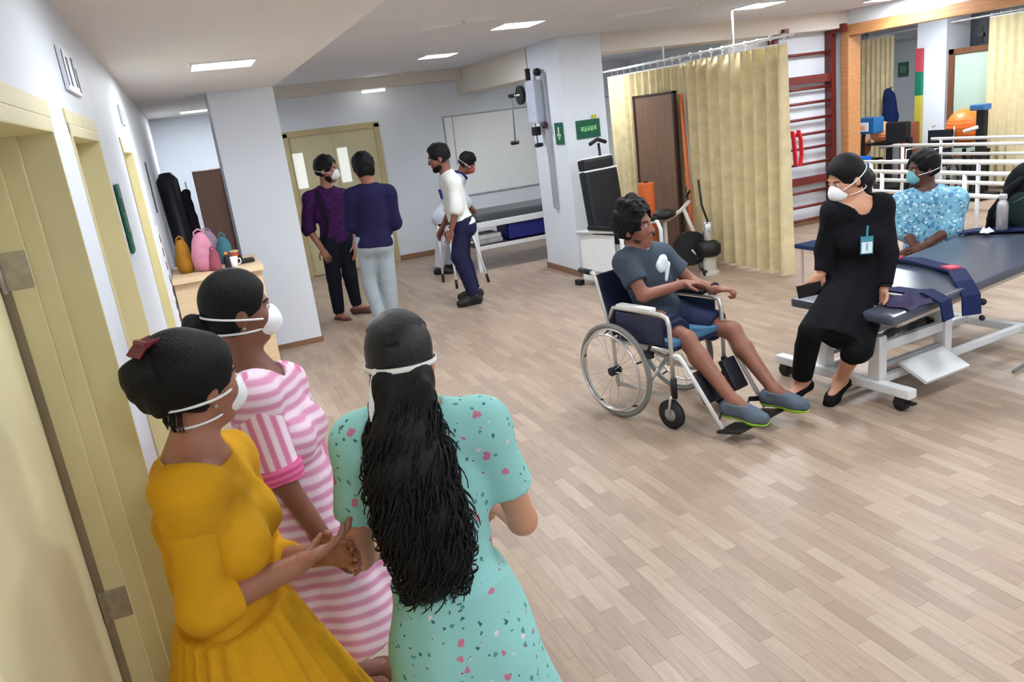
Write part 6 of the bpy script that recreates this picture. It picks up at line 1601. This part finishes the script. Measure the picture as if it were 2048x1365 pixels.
f.shirt('kurta', mpink, 'el', 0.014, -0.9, 0.35, 0.075, wr=0.006, f=12, extra=[Skirt(f.P + f.u * 0.20, hem, (0.14, 0.115), (0.31, 0.27), f.hl, 9, 0.06, 0.08, 2.1)])
for q in 'AB':
    S_, E_, W_ = f.J['sh' + q], f.J['el' + q], f.J['wr' + q]; d = unit(E_ - S_)
    sv = unit(np.cross(d, f.f)) if q == 'A' else unit(np.cross(d, f.f))
    ms_ = mat_stripe('pink_sleeve_stripe', (238, 216, 230), (214, 128, 164), tuple(unit(np.cross(d, unit(A(f.J['base']) * A((1, 1, 0)))))), 30, 0.5, 0.04, 0.15)
    mc_ = mat_stripe('pink_cuff', (232, 120, 170), (206, 84, 140), tuple(d), 50, 0.5, 0.05, 0.2)
    sl_o = sdf_obj('sleeve', [Cone(S_ - d * 0.02, E_ - d * 0.015, 0.068, 0.062, 0.03, [(S_ + (E_ - S_) * 0.88, d)])], 0.0065, ms_, f.root, disp=wrinkle(0.006, 30, 4))
    sdf_obj('sleeve_cuff', [Cone(S_ + (E_ - S_) * 0.78, E_ + d * 0.015, 0.07, 0.064, 0.02, [(E_ + d * 0.0, d), (S_ + (E_ - S_) * 0.80, -d)])], 0.006, mc_, sl_o, disp=wrinkle(0.005, 40, 2))
f.trousers(mat_fabric('white_leggings', (222, 222, 224), 0.05), 0.008, -0.02, 0.9, hemr=0.055)
f.shoes(mat_fabric('tan_shoe', (120, 84, 66)), 0.008, M_BLACK, h=0.008, low=True)
obj('earring', ball(f.hp(0.085, -0.004, -0.045), 0.006, 8), M_STEEL, f.root, True)

# ---- woman in mustard yellow
J = JOINTS['yellow']; b_ = jb('yellow')
f = Figure('yellow', 'woman in mustard yellow dress leaning by the cream doors, hair in a clipped-up bun', J, vdir(b_, 105), vdir(b_, 112, -6), hs=0.86, girth=0.9, fem=True, skin=SK_MID, h=0.0065,
           toes={'A': vdir(b_, 100), 'B': vdir(b_, 100)}, hand={'A': dict(dir=vdir(b_, 92, 10), nrm=vdir(b_, 150, 60), curl=0.35, side=1, s=0.95), 'B': dict(curl=0.5)})
f.body()
f.hair_cap(0.016, 0.03, -0.06, h=0.005, rough=0.003, f=40, extra=[Ell(f.hp(0, -0.06, 0.05), (0.085, 0.08, 0.085), f.hax(), 0.03)])
bc = f.hp(0.005, -0.12, 0.04)
sdf_obj('hair_bun', [Ell(bc, (0.055, 0.045, 0.05), f.hax(), 0.03), Cone(f.hp(0, -0.09, 0.02), bc, 0.07, 0.05, 0.03), Ell(f.hp(0.0, -0.155, 0.05), (0.034, 0.024, 0.03), f.hax(), 0.02)], 0.005, M_HAIR, f.root, disp=wrinkle(0.007, 75, 1))
bm = bmesh.new()
for i in range(5): add_tube(bm, [f.hp(-0.03 + i * 0.014, -0.15, 0.10), f.hp(-0.03 + i * 0.014, -0.125, 0.128), f.hp(-0.03 + i * 0.014, -0.09, 0.138)], 0.005, 6)
add_tube(bm, [f.hp(-0.035, -0.125, 0.13), f.hp(0.032, -0.125, 0.13)], 0.007, 6)
obj('hair_clip', bm, mat('clip_red', (110, 20, 34), 0.35), f.root)
nb = bmesh.new()
for i in range(26):
    a = random.uniform(-1.2, 1.2); x = 0.06 * math.sin(a); y = -0.05 - 0.04 * math.cos(a)
    p0 = f.hp(x, y, -0.05); p1 = f.hp(x * 1.05 + random.uniform(-0.01, 0.01), y - 0.002, -0.085); p2 = f.hp(x * 1.0 + random.uniform(-0.012, 0.012), y + 0.004, -0.105)
    add_tube(nb, [p0, p1, p2], [0.0022, 0.0015, 0.0006], 5)
obj('nape_hair', nb, M_HAIR, f.root)
mk_ = f.mask(M_MASK, 0.05); f.strap(-0.012, -0.045, mk_, M_MASK, 0.0035, 0.008); f.strap(-0.075, -0.10, mk_, M_MASK, 0.003, -0.008)
my = mat_fabric('mustard_dress', (208, 153, 30), 0.12)
wa = f.P + f.u * 0.13
neckc = f.N - f.u * 0.02
P_ = f.torso(0.013)
for q in 'AB':
    S_, E_, W_ = f.J['sh' + q], f.J['el' + q], f.J['wr' + q]; d = unit(W_ - E_)
    P_ += [Cone(S_, S_ + (E_ - S_) * 0.2, 0.060, 0.058, 0.045)]
    sdf_obj('sleeve', [Cone(S_, E_, 0.058, 0.052, 0.03), Cone(E_, W_, 0.052, 0.048, 0.02, [(E_ + (W_ - E_) * 0.38, d)])], 0.0065, my, f.root, disp=wrinkle(0.008, 34, 1.3 + ord(q)))
sdf_obj('bodice', P_, 0.0065, my, f.root, subs=[Ell(neckc + f.u * 0.05 + f.f * 0.02, (0.118, 0.085, 0.062), (f.sl, f.f, f.u), 0.01), Cone(f.N, f.hp(0, 0, 0), 0.075, 0.1, 0.01)], cuts=[(wa - f.u * 0.02, -f.u)], disp=wrinkle(0.008, 26, 3.1))
hem = A((f.P[0] + 0.04, f.P[1] + 0.02, 0.14))
sdf_obj('skirt', [Skirt(wa + f.u * 0.01, hem, (0.15, 0.128), (0.40, 0.36), f.hl, 24, 0.085, 0.03, 0.7)], 0.009, my, f.root)
obj('waist_seam', add_tube(bmesh.new(), circle(wa, f.sl, f.f, 0.142, 30, 0.12), 0.008, 6, True), my, f.root, True)
f.shoes(mat_fabric('tan_shoe', (120, 84, 66)), 0.008, M_BLACK, h=0.008, low=True)
obj('earring', ball(f.hp(0.088, -0.004, -0.046), 0.005, 8), M_STEEL, f.root, True)

# ---- woman in teal floral kurta, back to the viewer
J = JOINTS['teal']; b_ = jb('teal')
f = Figure('teal', 'woman in floral turquoise kurta with very long black curly hair, back to the viewer', J, vdir(b_, 180), vdir(b_, 172, -5), hs=0.86, girth=0.92, fem=True, skin=SK_TAN, h=0.0065,
           toes={'A': vdir(b_, 180), 'B': vdir(b_, 180)}, hand={'A': dict(curl=0.6), 'B': dict(curl=0.6)})
f.body()
f.hair_cap(0.014, 0.0, -0.09, h=0.005, m=mat_hair('glossy_black_hair', (10, 10, 15), 0.36, 0.4))
mteal = mat_spots('teal_floral', (150, 208, 202), [((86, 150, 148), 34, 0.24, 0.5), ((64, 110, 118), 46, 0.2, 0.3), ((200, 122, 148), 20, 0.2, 0.45), ((226, 214, 218), 27, 0.17, 0.25), ((150, 60, 90), 40, 0.13, 0.2)])
hem = A((f.P[0], f.P[1], 0.36))
f.shirt('kurta', mteal, 'el', 0.012, -0.9, 0.60, 0.072, wr=0.008, loose=0.014, f=14, h=0.0065, extra=[Skirt(f.P + f.u * 0.16, hem, (0.14, 0.118), (0.245, 0.20), f.hl, 7, 0.035, 0.06, 0.45)])
for q in 'AB':
    S_, E_ = f.J['sh' + q], f.J['el' + q]; d = unit(E_ - S_); c = S_ + (E_ - S_) * 0.6; e1, e2, e3 = basis(d)
f.trousers(mat_fabric('teal_leggings', (70, 110, 112), 0.1), 0.008, -0.02, 0.9, hemr=0.05)
f.shoes(mat_fabric('tan_shoe', (120, 84, 66)), 0.008, M_BLACK, h=0.008, low=True)
# long hair: a tapering mass with wavy strands
hp_ = [A(p) for p in HAIR_PATH]; rad = [0.062, 0.072, 0.088, 0.092, 0.082, 0.055]
bk_ = -f.f; latv = f.sl
prs = [Ell(hp_[0], (0.07, 0.05, 0.07), (latv, bk_, f.u), 0.03)]
for i in range(5):
    for s_ in (-0.35, 0.35):
        prs.append(Cone(hp_[i] + latv * rad[i] * s_, hp_[i + 1] + latv * rad[i + 1] * s_ * (0.6 if i == 4 else 1), rad[i] * 0.62, rad[i + 1] * 0.62, 0.03))
hm = mat_hair('long_black_hair', (9, 9, 12), 0.55, 0.3, (90, 90, 30))
hair = sdf_obj('long_hair', prs, 0.006, hm, f.root, disp=wrinkle(0.011, 48, 0.7, (1, 1, 0.45)))
bm = bmesh.new(); r_ = random.Random(11)
def hpath(t):
    q = min(t, 0.9999) * 5; i = int(q); fr = q - i
    return hp_[i] * (1 - fr) + hp_[i + 1] * fr, rad[i] * (1 - fr) + rad[i + 1] * fr
for k in range(330):
    th = r_.uniform(-1.75, 1.75); t0 = r_.uniform(0.02, 0.75); t1 = min(1.0, t0 + r_.uniform(0.2, 0.45)); amp = r_.uniform(0.006, 0.018); fq = r_.uniform(18, 34); ph = r_.uniform(0, 6.28); n = 18
    pts, rr = [], []
    flare = r_.uniform(0.96, 1.10)
    for i in range(n):
        u_ = i / (n - 1); t_ = t0 + (t1 - t0) * u_; c, rd = hpath(t_)
        s_ = rd * (flare + 0.10 * u_ * u_)
        p = c + latv * math.sin(th) * s_ * 1.02 + bk_ * math.cos(th) * s_ * 0.66
        a = fq * t_ + ph
        p = p + latv * math.cos(a) * amp * (0.4 + u_) + bk_ * math.sin(a) * amp * (0.4 + u_) + A((0, 0, -0.03 * u_ if t1 >= 1 else 0))
        pts.append(p); rr.append(0.0034 * (1 - 0.75 * u_) + 0.0006)
    add_tube(bm, pts, rr, 5)
for k in range(96):
    # loose curls at both sides and at the tip
    sd = -1 if k % 2 else 1; t_ = r_.uniform(0.12, 1.0); c, rd = hpath(t_)
    p = c + latv * sd * rd * 0.95 + bk_ * rd * 0.2; pts = []; R_ = r_.uniform(0.009, 0.021); turns = r_.uniform(0.8, 1.6)
    for i in range(14):
        a = i / 13 * turns * 6.28 + (0 if sd > 0 else 3.14)
        pts.append(p + latv * (sd * 0.012 * i / 13 + R_ * math.cos(a) * sd) + A((0, 0, R_ * math.sin(a) - 0.035 * i / 13)))
    add_tube(bm, pts, [0.0024] * 13 + [0.0008], 5)
o = obj('hair_strands', bm, hm, f.root, True)
# hair parting highlights: band of strands swept over the crown
bm = bmesh.new()
for k in range(70):
    x = (k / 69 - 0.5) * 0.15
    pts = []
    for i in range(12):
        a = math.radians(40 + 125 * i / 11)
        pts.append(f.hp(x * (1 - 0.35 * max(0, i - 6) / 5), -0.014 + 0.1125 * math.cos(a) * math.sqrt(max(0.05, 1 - (x / 0.095) ** 2)), 0.04 + 0.1075 * math.sin(a) * math.sqrt(max(0.05, 1 - (x / 0.095) ** 2))))
    add_tube(bm, pts, 0.0016, 5)
obj('crown_strands', bm, mat_hair('glossy_black_hair', (10, 10, 15)), f.root, True)
# white mask ties round the back of the head
M_TIE = mat('tie_white', (236, 236, 230), 0.75, var=0.02)
tie = f.strap(0.0, 0.005, f.root, M_TIE, 0.004, 0.017, w=0.012)
kn_ = f.hp(-0.055, -0.108, 0.003)
obj('tie_knot', ball(kn_, 0.009, 12), M_TIE, tie, True)
dn_ = [kn_, kn_ + A((0, 0, -0.03)) - latv * 0.012 + bk_ * 0.012, kn_ + A((0, 0, -0.075)) - latv * 0.020 + bk_ * 0.016, kn_ + A((0, 0, -0.105)) - latv * 0.021 + bk_ * 0.016]
obj('tie_tail', strip(dn_, latv, 0.013, 0.002), M_TIE, tie)
mk_ = f.mask(M_MASK, 0.05)
